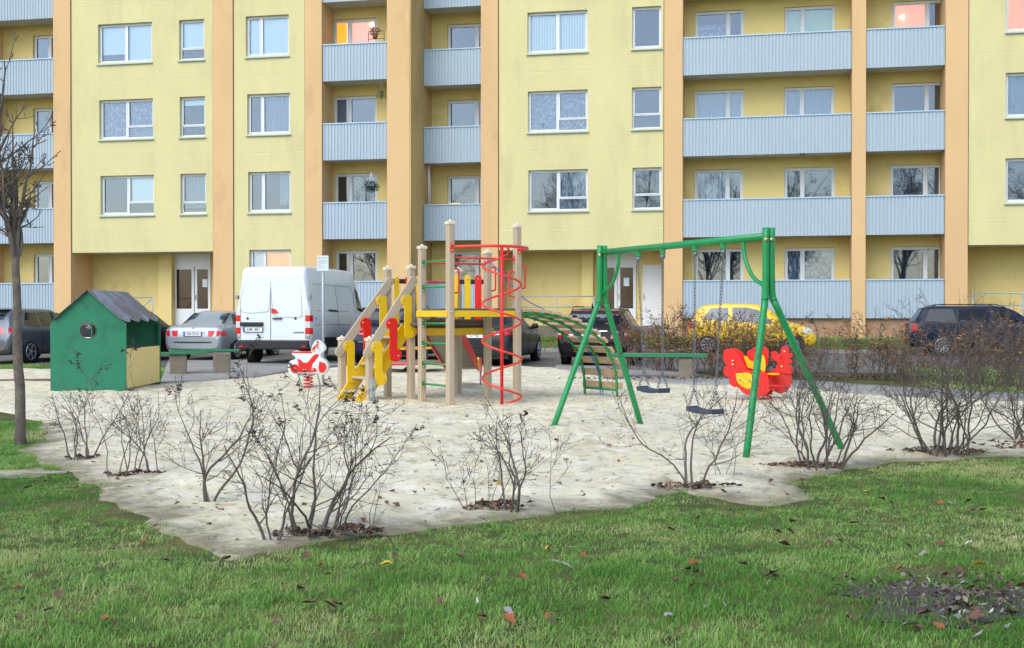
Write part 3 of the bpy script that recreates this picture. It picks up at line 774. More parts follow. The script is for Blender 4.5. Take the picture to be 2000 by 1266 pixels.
loggia(1333, 1663, DR, {
    3: [(1357, 1452, doorR(S('lace',0,.75), n0)), (1531, 1630, doorL(S('green_curtain',0,1), S('green_curtain',0,1)))],
    2: [(1356, 1452, doorR(S('sheer',0,1), S('sheer',0,1))), (1530, 1629, doorL(S('sheer',0,1), S('sheer',0,1)))],
    1: [(1356, 1451, doorR(S('sheer',0,1), n0)), (1531, 1630, doorL(n0, n0))],
    0: [(1357, 1452, doorR(S('sheer_dark',0,1), S('sheer_dark',0,1))), (1532, 1630, doorL(S('lace',0,1), S('lace',0,1)))]})
loggia(1690, 1845, DR, {
    3: [(1741, 1843, doorR(S('lit_sheer',0,1), n0))], 2: [(1740, 1842, doorR(n0, n0))],
    1: [(1738, 1840, doorR(S('sheer_dark',0,1), S('sheer_dark',0,1)))], 0: [(1739, 1840, doorR([('sheer_dark',0,1,.15,.8)], n0))]})
# lamps glowing in two rooms
for px, py, D in ((727, 50, DL+LOG+.21), (1761, 35, DR+LOG+.21)):
    X = fx(px, D); Z = D/(CS + (px-1000)/FP*SN); z = zpix(py, Z)
    q = MB(); q.lathe([(.01,-.07),(.05,-.055),(.075,0),(.06,.05),(.02,.08)], 14, mv(X, D, z)); o = q.build('room_lamp', 'lamp')
    tag(o, 'bright ceiling lamp glowing inside the ' + ('orange lit window on the top left balcony' if px < 1000 else 'top right balcony window'), 'lamp')
# dark rooms behind all the glass
for x0, x1, D in ((fx(-330, DL), xb, DL), (xb, fx(2345, DR), DR)):
    q = MB(); q.quad((x0, D+3.0, 0), (x1, D+3.0, 0), (x1, D+3.0, ZT), (x0, D+3.0, ZT)); q.quad((x0, D, ZT), (x1, D, ZT), (x1, D+3.0, ZT), (x0, D+3.0, ZT))
    q.quad((x0, D, 0), (x0, D+3, 0), (x0, D+3, ZT), (x0, D, ZT)); q.quad((x1, D, 0), (x1, D+3, 0), (x1, D+3, ZT), (x1, D, ZT))
    for k in range(6):
        z = 1.25 + FH*k; q.quad((x0, D+1.45, z), (x1, D+1.45, z), (x1, D+3.0, z), (x0, D+3.0, z))
    q.build('room_interior', 'room', B)
# ground entrances under the lime sections
def leaf_door(x0, x1, z0, z1, y, glass):
    w = x1-x0; mb = MB(); s = .10
    mb.box(x0, x1, y, y+.05, z0, z0+.62 if glass else z1)
    if glass:
        mb.box(x0, x1, y, y+.05, z1-s, z1); mb.box(x0, x0+s, y, y+.05, z0+.62, z1-s); mb.box(x1-s, x1, y, y+.05, z0+.62, z1-s)
    d = mb.build('door', 'pvc', B, .006)
    if glass:
        g = MB(); g.box(x0+s, x1-s, y+.02, y+.03, z0+.62, z1-s); g.build('pane', 'door_glass', d)
        f = MB(); f.box(x0+s+.02, x1-s-.02, y-.008, y, z0+.1, z0+.54); f.build('panel', 'pvc', d)
    else:
        for a, b in ((.1, .92), (1.0, 2.0)):
            f = MB(); f.box(x0+.1, x1-.1, y-.008, y, z0+a, z0+b); f.build('panel', 'pvc', d, .004)
    h = MB(); h.box(x0+.03, x0+.055, y-.05, y, z0+.95, z0+1.15); h.build('door_handle', 'steel', d)
    return d
def entrance(px0, px1, D, bx, pr, doors, dep=1.45):
    x0, x1 = fx(px0, D), fx(px1, D); yb = D + dep
    q = MB(); q.quad((x0, yb, ZG), (x1, yb, ZG), (x1, yb, 3.72), (x0, yb, 3.72)); q.build('entrance_wall', 'wall_yellow', B)
    q = MB(); q.box(x0, x1, D+.15, yb, 3.72, 3.9); q.build('entrance_soffit', 'soffit', B)
    q = MB(); q.box(x0, x1, D+.1, yb-.003, ZG, 1.02); q.build('entrance_floor', 'concrete', B)
    if pr:
        q = MB(); q.box(fx(pr[0], yb-.35), fx(pr[1], yb-.35), yb-.35, yb-.003, 1.02, 3.717); q.build('pilaster', 'wall_yellow', B)
    for pa, pb, glass in doors:
        leaf_door(fx(pa, yb-.06), fx(pb, yb-.06), 1.02, 3.22, yb-.06, glass)
    if doors:
        a, b = fx(min(d[0] for d in doors if d[2]), yb), fx(max(d[1] for d in doors if d[2]), yb)
        q = MB(); q.box(a-.03, b+.03, yb-.08, yb-.004, 3.22, 3.715); q.build('door_header', 'pvc', B)
entrance(140, 418, DL, None, (310, 335), [(340, 379, True), (380.5, 411, True)])
entrance(973, 1297, DR, None, (1136, 1158), [(1167, 1205, True), (1206, 1242, True), (1255, 1292, False)])
entrance(1889, 2300, DR, None, None, [(2120, 2160, True), (2161, 2200, True)])
# notice on a door
for px, D in ((399, DL+1.3), (1223, DR+1.3)):
    q = MB(); x = fx(px, D); q.box(x-.10, x+.10, D+.06, D+.068, 2.45, 2.75); tag(q.build('paper_notice', 'sign_white'), 'white paper notice on the glass of the ' + ('left' if px < 1000 else 'right') + ' entrance door', 'notice')
def handrail(label, pa, pb, D, z0, z1, posts, rails=2, slope=None):
    o = thing('handrail', label, 'railing', (0, 0, 0)); xa, xb_ = fx(pa, D), fx(pb, D)
    for i in range(rails + 1):
        z = z1 - (z1-z0)*i/(rails+.6)
        q = MB(); q.tube([(xa, D, z), (xb_, D, z)], .02, 6); q.build('rail', 'grey_metal', o)
    for i in range(posts):
        x = xa + (xb_-xa)*(i/(max(1, posts-1))); q = MB(); q.tube([(x, D, z0-.3), (x, D, z1)], .022, 6); q.build('post', 'grey_metal', o)
    if slope:
        q = MB(); q.tube([(xb_, D, z1-.02), (xb_-1.1, D, z1-.9)], .02, 6); q.build('brace', 'grey_metal', o)
handrail('grey metal handrail before the right entrance beside the arch climber', 1012, 1160, DR-.3, 1.1, 2.06, 3)
handrail('grey metal handrail at the recess behind the navy wagon', 1900, 2200, DR-.3, 1.1, 2.12, 4)
handrail('short grey handrail with diagonal brace behind the playhouse roof', 150, 298, DL-.3, 1.1, 2.04, 2, 1, True)
# small ceiling light under a balcony slab
q = MB(); p_ = (fx(1566, DR+.3), DR+.3, 2.6+FH*2-1.27); q.lathe([(.05,-.09),(.09,-.07),(.09,0)], 12, mv(*p_)); q.build('ceiling_light', 'grey_metal', B)
# steps and landings at the two doors
for pa, pb, D in ((330, 425, DL), (1150, 1300, DR)):
    for i in range(3):
        q = MB(); q.box(fx(pa, D), fx(pb, D), D-1.3+.32*i, D+.1, .1, .45+.19*i); tag(q.build('entrance_step', 'concrete', B))
# ------------------------------------------------------------------ play tower
P1 = cw(-.954, 18.4); ANG = TH + math.radians(34)
T = thing('play_tower', 'wooden play tower with red spiral pole, stairs, slide and slatted arch climber', 'play tower', (P1[0], P1[1], 0.0), ANG)
def bolts(pts, parent, r=.016, M=None, name='bolt'):
    for p in pts:
        q = MB(); q.lathe([(r,0),(r,.006),(r*.6,.014)], 8, mv(*p) @ (M or Matrix.Identity(4))); q.build(name, 'bolt', parent)
def post(x, y, h, w=.105, cap=True):
    q = MB(); q.box(x-w/2, x+w/2, y-w/2, y+w/2, -.08, h); o = q.build('post', 'wood_post', T, .012, 2)
    # grooves along each visible face
    for gx, gy, sx, sy in ((x-w/2, y, .003, .012), (x, y-w/2, .012, .003)):
        q = MB(); q.box(gx-sx, gx+sx, gy-sy, gy+sy, 0, h-.02); q.build('groove', 'wood_board', o)
    q = MB(); c = w/2+.008
    q.add([(x-c,y-c,h-.012),(x+c,y-c,h-.012),(x+c,y+c,h-.012),(x-c,y+c,h-.012),(x-c,y-c,h+.028),(x+c,y-c,h+.028),(x+c,y+c,h+.028),(x-c,y+c,h+.028),(x,y,h+.05)],
          [(0,3,2,1),(0,1,5,4),(1,2,6,5),(2,3,7,6),(3,0,4,7),(4,5,8),(5,6,8),(6,7,8),(7,4,8)])
    q.lathe([(.022,h+.03),(.022,h+.052),(.012,h+.064)], 10, mv(x,y,0)); q.build('cap', 'post_cap', o)
    return o
PO = {'a': (0,0,2.84), 'c': (1.25,0,2.84), 'b': (0,.87,2.50), 'd': (1.25,.87,2.46), 'f': (.03,2.09,2.2), 'e': (1.42,2.09,2.2), 'g': (.05,1.32,2.2), 's': (-.82,2.09,1.03), 't': (-.71,1.32,1.03)}
po = {k: post(*v) for k, v in PO.items()}
for k in ('a', 'b'):
    x, y, h = PO[k]; bolts([(x+.02, y-.055, .09)], po[k], .02, rot('X', math.pi/2))
bolts([(0,-.053,1.48),(1.25,-.053,1.48)], T, .02, rot('X', math.pi/2))
# upper platform
q = MB(); q.box(-.02, 1.27, -.02, .89, 1.50, 1.535); q.build('platform', 'grey_deck', T, .004)
for nm, a in (('beam', (.055, 1.195, -.03, .03, 1.40, 1.50)), ('beam', (.055, 1.195, .84, .90, 1.40, 1.50)), ('beam', (1.22, 1.28, .055, .815, 1.40, 1.50)), ):
    q = MB(); q.box(*a); q.build(nm, 'p_yellow', T, .006)
q = MB(); q.box(-.075, -.045, -.01, .93, 1.40, 1.50); o = q.build('beam', 'p_yellow', T, .004)
bolts([(-.076, y, z) for y in (.08,.82) for z in (1.425,1.475)], o, .009, rot('Y', -math.pi/2))
# lower platform
q = MB(); q.box(-.03, 1.47, .93, 2.15, 1.26, 1.30); q.build('platform', 'grey_deck', T, .004)
for i in range(5):
    q = MB(); q.box(.06, 1.40, 1.0 + i*.225, 1.0 + i*.225 + .215, 1.22, 1.259); q.build('floor_board', 'wood_dark', T, .004)
for a in ((.055, 1.40, .925, .985, 1.10, 1.215), (.08, 1.37, 2.06, 2.12, 1.10, 1.215), (.0, .05, 1.372, 2.035, 1.10, 1.215), (1.39, 1.45, .99, 2.035, 1.10, 1.215)):
    q = MB(); q.box(*a); q.build('beam', 'p_yellow', T, .006)
q = MB(); q.box(.055, 1.40, .986, .999, 1.225, 1.36); q.build('riser_board', 'wood_dark', T, .004)
# green ladder rungs between the two near posts, with end plates
for z in (2.27, 1.87, 1.30, .985, .66, .335):
    q = MB(); q.tube([(-.02, .82, z), (-.02, .05, z)], .017, 10); r = q.build('rung', 'p_green', T)
    q = MB(); q.box(-.030, .010, .805, .817, z-.065, z+.065); q.build('end_plate', 'p_green', r, .006)
    bolts([(-.015, .803, z-.048), (-.015, .803, z+.048)], r, .014, rot('X', math.pi/2))
# red cross bars
def redbar(p, q_, r=.016):
    m = MB(); m.tube([p, q_], r, 10); o = m.build('bar', 'p_redbar', T)
    d = (Vector(q_)-Vector(p)).normalized()
    for e in (Vector(p)+d*.006, Vector(q_)-d*.006):
        m = MB(); m.beam(e-d*.004, e+d*.004, .04, .13); m.build('end_plate', 'p_redbar', o, .004)
        bolts([tuple(e+Vector((0,0,s))) for s in (-.045,.045)], o, .013)
    return o
redbar((.055,0,2.32), (1.195,0,2.32)); redbar((.055,.87,2.27), (1.195,.87,2.27)); redbar((.46,2.09,2.0), (1.37,2.09,2.0))
# D handles on the posts
def dhandle(x, y, z0, z1, out):
    o = Vector(out); p = [Vector((x,y,z1)) + o*.0, Vector((x,y,z1)) + o*.07, Vector((x,y,z1-.03)) + o*.10, Vector((x,y,z0+.05)) + o*.10, Vector((x,y,z0+.01)) + o*.075, Vector((x,y,z0))]
    q = MB(); q.tube(smooth(p, 4), .014, 8); q.build('handle', 'p_redbar', T)
def smooth(p, n):
    p = [Vector(a) for a in p]; out = []
    for i in range(len(p)-1):
        a, b, c, d = p[max(i-1,0)], p[i], p[i+1], p[min(i+2,len(p)-1)]
        for k in range(n):
            t = k/n; out.append(.5*((2*b)+(c-a)*t+(2*a-5*b+4*c-d)*t*t+(3*b-a-3*c+d)*t**3))
    return out + [p[-1]]
dhandle(.055, .0, 1.77, 2.14, (1,0,0)); dhandle(1.305, .87, 1.83, 2.22, (1,0,0)); dhandle(1.305, .0, 1.85, 2.24, (1,0,0)); dhandle(1.195, .0, 1.72, 2.12, (-1,0,0))
# spiral pole
cx, cy, rad = .625, -.50, .30
q = MB(); q.tube([(cx,cy,-.05), (cx,cy,2.50)], .026, 12); q.build('spiral_post', 'p_red', T)
pts = []; turns = 4.25; n = 150
for i in range(n+1):
    t = i/n; a = math.radians(-34-90) + math.pi*.5 + 2*math.pi*turns*t; r_ = rad*min(1, .25 + t*9)
    pts.append((cx + r_*math.cos(a), cy + r_*math.sin(a), 2.47*(1-t) + .03*t))
q = MB(); q.tube(pts, .0175, 8); q.build('spiral_bar', 'p_redbar', T)
arc = smooth([(.055,-.02,2.48), (.2,-.2,2.485), (.45,-.44,2.49), (.625,-.50,2.49), (.95,-.46,2.49), (1.22,-.32,2.485), (1.30,-.15,2.485), (1.25,-.05,2.48)], 6)
q = MB(); q.tube(arc, .024, 10); hb = q.build('hoop_bar', 'p_redbar', T)
for x in (.0, 1.25):
    q = MB(); q.box(x-.03, x+.03, -.068, -.056, 2.40, 2.54); q.build('end_plate', 'p_red', hb, .005); bolts([(x,-.069,2.425),(x,-.069,2.515)], hb, .014, rot('X', math.pi/2))
# slatted guard panels
def slat(x, y, z0, z1, col, ax=0, w=.085):
    n = 8; pl = [(-w/2, z0+w/2)] + [(w/2*math.cos(math.pi+math.pi*i/n), z0+w/2+w/2*math.sin(math.pi+math.pi*i/n)) for i in range(1,n)] + [(w/2, z0+w/2)] + \
        [(w/2*math.cos(math.pi*i/n), z1-w/2+w/2*math.sin(math.pi*i/n)) for i in range(n+1)]
    q = MB(); M = mv(x,y,0) @ rot('Z', ax); q.prism(pl, -.011, .011, M); o = q.build('guard_slat', col, T, .003)
    for z in (z1-.07, z0+.05): bolts([tuple((M @ Vector((0,-.011,z))))], o, .015, rot('Z', ax) @ rot('X', math.pi/2))
slat(.18, 2.04, 1.22, 2.08, 'p_yellow'); slat(.38, 2.04, 1.22, 2.08, 'p_red'); slat(1.22, 1.84, 1.25, 2.12, 'p_yellow', -.55); slat(1.386, 1.72, 1.25, 2.12, 'p_yellow', -.55, .105); slat(1.54, 1.62, 1.25, 2.12, 'p_red', -.55, .115)
for z in (2.0, 1.30):
    q = MB(); q.box(.08, .46, 2.062, 2.09, z-.04, z+.04); q.build('guard_rail', 'black_plastic', T, .004)
    q = MB(); q.beam((1.16, 1.91, z), (1.68, 1.57, z), .03, .08); q.build('guard_rail', 'black_plastic', T, .004)
# slide: hood cheeks, chute underside, red sides
a = Vector((.98, 2.06, 1.27)); b = Vector((2.68, 4.02, .42)); c = Vector((2.98, 4.37, .36)); d = (b-a).normalized(); hd = Vector((d.x, d.y, 0)).normalized(); sd_ = Vector((hd.y, -hd.x, 0))
for i in range(3):
    p0 = a.lerp(b, i/3) + d*.006; p1 = a.lerp(b, (i+1)/3) - d*.006
    q = MB(); q.beam(p0, p1, .58, .02); q.build('chute_board', 'plywood', T)
q = MB(); q.beam(b, c, .58, .02); q.build('chute_board', 'plywood', T)
for s in (-1, 1):
    o = sd_*(s*.315); q = MB()
    up = Vector((0,0,1)); prof = [a+up*.02-d*.1, a+up*.30-hd*.02, a+up*.32+d*.18, a+d*.45+up*.17, b+up*.13, c+up*.22, c+hd*.12+up*.12, c+hd*.10-up*.06, b-up*.07, a-up*.06]
    k = len(prof); th = sd_*.012
    q.add([p+o-th for p in prof]+[p+o+th for p in prof], [tuple(range(k)), tuple(range(2*k-1,k-1,-1))]+[(i,k+i,k+(i+1)%k,(i+1)%k) for i in range(k)])
    o2 = q.build('slide_side', 'p_red', T)
    q = MB(); M = Matrix.Translation(b+o+sd_*(s*.014)+up*.06) @ Matrix.Rotation(math.atan2(hd.y, hd.x), 4, 'Z')
    q.prism([(.06*math.cos(t*.4), .13*math.sin(t*.4)) for t in range(16)], -.012, .012, M); q.build('oval_trim', 'p_yellow', o2)
    q = MB(); e = c+o-hd*.05; q.tube([tuple(e), (e.x, e.y, -.05)], .018, 8); q.build('slide_leg', 'steel', T)
    # tapered yellow entrance panel and red cheek
    e = a + o - hd*.02; q = MB(); M = Matrix.Translation((e.x, e.y, 0)) @ Matrix.Rotation(math.atan2(sd_.y, sd_.x), 4, 'Z')
    q.prism([(-.03,1.30),(.03,1.30),(.065,2.06),(.05,2.10),(-.05,2.10),(-.065,2.06)], -.012, .012, M); q.build('entry_panel', 'p_yellow', T, .003)
# stairs
top = {'n': Vector((-.02,1.39,1.20)), 'f': Vector((-.02,2.02,1.20))}; bot = {'n': Vector((-.84,1.39,.02)), 'f': Vector((-.84,2.02,.02))}
for k in 'nf':
    q = MB(); q.beam(bot[k], top[k], .03, .22, ext=.04); q.build('stringer', 'p_yellow', T, .008)
for i in range(5):
    t = (i+.6)/5.4; p = bot['n'].lerp(top['n'], t); q = MB(); q.box(p.x-.10, p.x+.13, 1.41, 2.0, p.z+.02, p.z+.055); q.build('tread', 'wood_post', T, .006)
dl = (top['n']-bot['n']).normalized()
for y, x0, x1 in ((1.265, -.78, .06), (2.035, -.90, .04)):
    p = Vector((x0, y-.005, .82)); e = Vector((x1, y-.005, 1.99)); dd = (e-p).normalized(); nn = Vector((-dd.z, 0, dd.x)); w = .074; L_ = (e-p).length
    pl = []
    for i in range(9): t = math.pi/2 + math.pi*i/8; v = dd*(w*math.cos(t)) + nn*(w*math.sin(t)); pl.append((p.x+v.x, p.z+v.z))
    for i in range(9): t = -math.pi/2 + math.pi*i/8; v = dd*(w*math.cos(t)) + nn*(w*math.sin(t)); pl.append((e.x+v.x, e.z+v.z))
    q = MB(); q.prism(pl, y-.028, y+.008); o = q.build('handrail', 'wood_post', T, .008, 2)
    bolts([(p.x, y-.03, p.z), (e.x, y-.03, e.z)], o, .016, rot('X', math.pi/2))
    # s-shaped baluster panels
    cols = ('p_yellow', 'p_red', 'p_yellow')
    for i, col in enumerate(cols):
        t = (.10, .42, .74)[i]; h = p + dd*(L_*t); bx_ = h.x + .10; zt = h.z + .02; zb = zt - .62; ww = .07
        pl = [(bx_-.13, zt-.055), (bx_-.125, zt-.015), (bx_-.095, zt+.03), (bx_-.03, zt+.05), (bx_+.03, zt+.04), (bx_+ww, zt-.02), (bx_+ww, zb+.19), (bx_+.10, zb+.17), (bx_+.145, zb+.12), (bx_+.15, zb+.06), (bx_+.12, zb), (bx_+.05, zb-.035), (bx_-.02, zb-.02), (bx_-ww+.005, zb+.05), (bx_-ww, zt-.15), (bx_-.11, zt-.11)]
        pl = [(a_[0], a_[1]) for a_ in smooth([Vector((u, v, 0)) for u, v in pl+[pl[0]]], 3)][:-1]
        q = MB(); q.prism(pl, y-.05, y-.03); o = q.build('baluster_panel', col, T, .004)
        bolts([(bx_-.08, y-.051, zt-.03), (bx_+.09, y-.051, zb+.06)], o, .016, rot('X', math.pi/2))
q = MB(); q.box(-.74, -.66, 1.20, 1.262, .0, .42); q.build('post_plate', 'galv', T, .004)
# arch climber
def archp(t):       # quarter-ellipse-like drop from the platform
    a = t*math.pi/2*1.0; return Vector((1.30 + 1.98*max(0, math.sin(a))**.86, 0, .16 + 1.30*max(0, math.cos(a))**.86))
AR = [archp(i/20) for i in range(21)]
for y in (-.02, .43, .88):
    pts = [(p.x, y, p.z) for p in AR] + ([(3.30, y, -.08)] if y != .43 else [])
    q = MB(); q.tube(pts, .022, 8); q.build('arch_bar', 'p_green', T)
q = MB(); q.tube([(3.285,-.02,.155),(3.285,.88,.155)], .02, 8); q.build('arch_bar', 'p_green', T)
n = 13
_tt = [k/400 for k in range(401)]; _ac = [0.0]
for k in range(400): _ac.append(_ac[-1] + (archp(_tt[k+1])-archp(_tt[k])).length)
for i in range(n):
    t = _tt[min(range(401), key=lambda k: abs(_ac[k] - _ac[-1]*(.03 + .945*i/(n-1))))]; t = min(t, .985); p = archp(t); p2 = archp(t+.01); tg = (p2-p).normalized(); nn = Vector((-tg.z, 0, tg.x))
    if nn.z < 0: nn = -nn
    ctr = p + nn*.045; q = MB(); w, h = .056, .026
    vs = []
    for y in (-.10, .96):
        for s1, s2 in ((-1,-1),(1,-1),(1,1),(-1,1)): v = ctr + tg*(s1*w) + nn*(s2*h); vs.append((v.x, y, v.z))
    q.add(vs, [(0,3,2,1),(4,5,6,7),(0,1,5,4),(1,2,6,5),(2,3,7,6),(3,0,4,7)]); o = q.build('arch_slat', 'wood_board', T, .006)
    v = p - nn*.03; q = MB()
    for y in (-.02, .88): q.lathe([(.017,-.012),(.017,.0),(.008,.01)], 8, mv(v.x, y, v.z))
    q.build('bolt_pair', 'lamp_amber', o)
rp_ = smooth([(1.22,.82,2.35),(1.30,.6,2.15),(1.7,.5,1.72),(2.1,.45,1.52),(2.5,.42,1.28),(2.95,.42,.90),(3.2,.42,.5),(3.30,.42,.2),(3.31,.40,.06),(3.31,.44,.02),(3.30,.46,.09),(3.29,.43,.16)], 5)
q = MB(); q.tube(rp_, .0075, 6); q.build('rope', 'rope_blue', T)

# ------------------------------------------------------------------ roundabout behind the stairs
g = gp(800, 729); RB = thing('roundabout', 'red and yellow playground roundabout behind the tower stairs', 'roundabout', (g.x, g.y, sandz(g.x, g.y)), TH)
q = MB(); q.lathe([(.16,-.05),(.15,.06),(.07,.12),(.06,.24)], 16); q.build('base', 'black_plastic', RB)
q = MB(); q.lathe([(.80,.22),(.80,.255)], 32, smooth=False); q.build('floor_disc', 'plywood', RB)
ring = lambda r, z: [(r*math.cos(i*math.pi/16), r*math.sin(i*math.pi/16), z) for i in range(32)]
q = MB(); q.tube(ring(.80,.215), .022, 8, closed=True); q.build('rim_bar', 'p_redbar', RB)
q = MB(); q.tube(ring(.78,.95), .02, 8, closed=True); q.build('hand_ring', 'p_redbar', RB)
for i in range(4):
    a = math.pi/2*i + .05; M = rot('Z', a)
    q = MB(); q.box(.70,.74,-.05,.05,.25,.98, M); q.build('seat_support', 'p_red', RB, .01)
    q = MB(); q.beam(M @ Vector((.72,.05,.55)), M @ Vector((.05,.72,.55)), .16, .03); q.build('seat', 'p_yellow', RB, .006)
    q = MB(); q.tube([M @ Vector((.1,0,.5)), M @ Vector((.72,0,.90))], .016, 8); q.build('strut', 'p_redbar', RB)
q = MB(); q.tube([(0,0,.2),(0,0,1.0)], .03, 10); q.build('hub', 'p_red', RB)

# ------------------------------------------------------------------ swing
SW = thing('swing_set', 'green steel double swing with two hanging chains per rubber seat', 'swing', (0,0,0))
fr = {}
leg_px = {'rear': ((1075,842),(1255,832),(1176,480)), 'front': ((1455,904),(1655,888),(1501,445))}
tops = {}
for k, (l1, l2, tp) in leg_px.items():
    g1, g2 = gp(*l1), gp(*l2); mid = (g1+g2)/2
    Z = -mid.x*SN + mid.y*CS; X, Y = at_depth(tp[0], Z); zt = zpix(tp[1], Z)
    tops[k] = Vector((X, Y, zt)); sp = (g2-g1).normalized(); j = tops[k] + Vector((0,0,-.68))
    for s, gnd in ((-1, g1), (1, g2)):
        a = tops[k] + sp*(s*.036); b = j + sp*(s*.04)
        e = Vector((gnd.x, gnd.y, -.06))
        pts = [a, b + Vector((0,0,.10)), b + (e-b)*.03, b + (e-b)*.09, e]
        q = MB(); q.tube(smooth(pts, 4), .036, 12); lg = q.build('leg', 'p_green', SW)
        q = MB(); bb = tops[k] + sp*(s*.036) + Vector((0,0,-.12)); q.lathe([(.02,0),(.02,.008),(.01,.016)], 8, Matrix.Translation(bb) @ (-(Vector((bb.x,bb.y,0))).normalized()).to_track_quat('Z','Y').to_matrix().to_4x4() @ mv(0,0,.037)); q.build('bolt', 'bolt', lg)
A = tops['rear'] + Vector((0,0,-.085)); Bq = tops['front'] + Vector((0,0,-.085)); bd = (Bq-A).normalized()
q = MB(); q.tube([A, Bq], .040, 14); q.build('top_bar', 'p_green', SW)
for e, s in ((A, 1), (Bq, -1)):
    pts = [e + bd*(s*.42) + Vector((0,0,-.03)), e + bd*(s*.40) + Vector((0,0,-.20)), e + bd*(s*.26) + Vector((0,0,-.40)), e + bd*(s*.05) + Vector((0,0,-.50)), e + Vector((0,0,-.52))]
    q = MB(); q.tube(smooth(pts, 5), .022, 10); q.build('brace', 'p_green', SW)
def chain_links(mb, p, q_, pitch=.036):
    d = q_-p; n = int(d.length/pitch); dn = d.normalized(); ax = dn.orthogonal().normalized(); bx2 = dn.cross(ax)
    for i in range(n):
        c = p + dn*(pitch*(i+.5)); u = ax if i % 2 else bx2
        pts = [c + dn*(math.cos(t)*.024) + u*(math.sin(t)*.014) for t in [k*math.pi/3 for k in range(6)]]
        mb.tube(pts, .0046, 4, closed=True)
for (ta, tb), zs, lab in (((.259,.42), .54, 'rear'), ((.615,.7716), .39, 'front')):
    pa, pb = A.lerp(Bq, ta), A.lerp(Bq, tb); m = (pa+pb)/2; side = Vector((-bd.y, bd.x, 0)).normalized(); hb = Vector((bd.x, bd.y, 0)).normalized()
    sw = .04 if lab == 'rear' else -.05
    M = Matrix(((hb.x, side.x, 0, m.x+side.x*sw), (hb.y, side.y, 0, m.y+side.y*sw), (0,0,1,zs), (0,0,0,1)))
    pl = []; q = MB(); n = 10; vs = []; fs = []
    for i in range(n+1):
        x = -.25 + .5*i/n; z = .02*(2*x/.5)**2; hw = .085 if abs(x) < .22 else .07
        vs += [(x,-hw,z-.02),(x,hw,z-.02),(x,hw,z+.02),(x,-hw,z+.02)]
    for i in range(n):
        for j in range(4): fs.append((i*4+j, i*4+(j+1)%4, (i+1)*4+(j+1)%4, (i+1)*4+j))
    fs += [(0,1,2,3),(n*4+3,n*4+2,n*4+1,n*4)]
    q.add(vs, fs, M); st = q.build('swing_seat', 'rubber', SW, .008)
    for e, x in ((pa,-.21),(pb,.21)):
        h = e + Vector((0,0,-.04)); q = MB(); q.box(-.03,.03,-.035,.035,-.055,.012, Matrix.Translation(h)); hg = q.build('hanger', 'p_green', SW, .008)
        q = MB(); q.lathe([(.012,-.11),(.03,-.09),(.03,-.055)], 8, Matrix.Translation(h)); q.build('shackle', 'chain', hg)
        s0 = h + Vector((0,0,-.10)); yk = M @ Vector((x, 0, .24)); q = MB(); chain_links(q, s0, yk)
        for yy in (-.075, .075): chain_links(q, yk, M @ Vector((x, yy, .025)))
        q.build('chain', 'chain', st)

# ------------------------------------------------------------------ playhouse
x0, x1 = (98-1000)/FP*21.55, (246-1000)/FP*21.55; w = x1-x0; dp = 2.12
X, Y = cw((x0+x1)/2, 21.55)
H = thing('playhouse', 'small green playhouse with round window and wavy grey roof', 'playhouse', (X, Y, terrain(X, Y)+.02), TH)
def gable(y0, y1, m, hole):
    hw = w/2; outer = [(-hw,.03),(hw,.03),(hw,1.25),(0,1.83),(-hw,1.25)]
    q = MB(); n = 28; cxh, czh, r = .0, 1.13, .148
    if not hole: q.prism(outer, y0, y1); return q.build('gable_wall', m, H)
    pts = []
    for i in range(n):        # ray from the hole centre to the outline
        a = 2*math.pi*i/n + .01; dx, dz = math.cos(a), math.sin(a); best = 9
        for k in range(5):
            (ax, az), (bx, bz) = outer[k], outer[(k+1)%5]; ex, ez = bx-ax, bz-az; den = dx*ez-dz*ex
            if abs(den) < 1e-9: continue
            t = ((ax-cxh)*ez-(az-czh)*ex)/den; s = ((ax-cxh)*dz-(az-czh)*dx)/den
            if t > 0 and -1e-6 <= s <= 1+1e-6: best = min(best, t)
        pts.append((cxh+dx*best, czh+dz*best, a))
    for cx_, cz_ in outer: pts.append((cx_, cz_, math.atan2(cz_-czh, cx_-cxh) % (2*math.pi)))
    pts.sort(key=lambda p: p[2]); k = len(pts)
    for yy, fl in ((y0, 0), (y1, 1)):
        vs = [(p[0], yy, p[1]) for p in pts] + [(cxh+r*math.cos(p[2]), yy, czh+r*math.sin(p[2])) for p in pts]
        fs = [(i, (i+1)%k, k+(i+1)%k, k+i) for i in range(k)]
        q.add(vs, [f[::-1] for f in fs] if fl else fs)
    q.add([(cxh+r*math.cos(p[2]), yy, czh+r*math.sin(p[2])) for yy in (y0,y1) for p in pts], [(i,(i+1)%k,k+(i+1)%k,k+i) for i in range(k)])
    q.add([(a, yy, b) for yy in (y0,y1) for a,b in outer], [(i,(i+1)%5,5+(i+1)%5,5+i) for i in range(5)])
    return q.build('gable_wall', m, H)
gf = gable(0, .03, 'house_green', True); gable(dp-.03, dp, 'house_green', False)
q = MB(); q.tube([(.148*math.cos(i*.2244), -.004, 1.13+.148*math.sin(i*.2244)) for i in range(28)], .008, 5, closed=True); q.build('window_rim', 'wood_dark', gf)
q = MB(); q.box(w/2-.035, w/2-.01, .032, dp-.032, .08, .80); q.build('side_panel', 'house_yellow', H, .004)
q = MB(); q.box(-w/2+.01, -w/2+.035, .032, dp-.032, .08, .80); q.build('side_panel', 'house_yellow', H, .004)
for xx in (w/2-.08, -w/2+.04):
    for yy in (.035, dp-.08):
        q = MB(); q.box(xx, xx+.04, yy, yy+.045, -.04, 1.22); q.build('corner_post', 'house_inner', H)
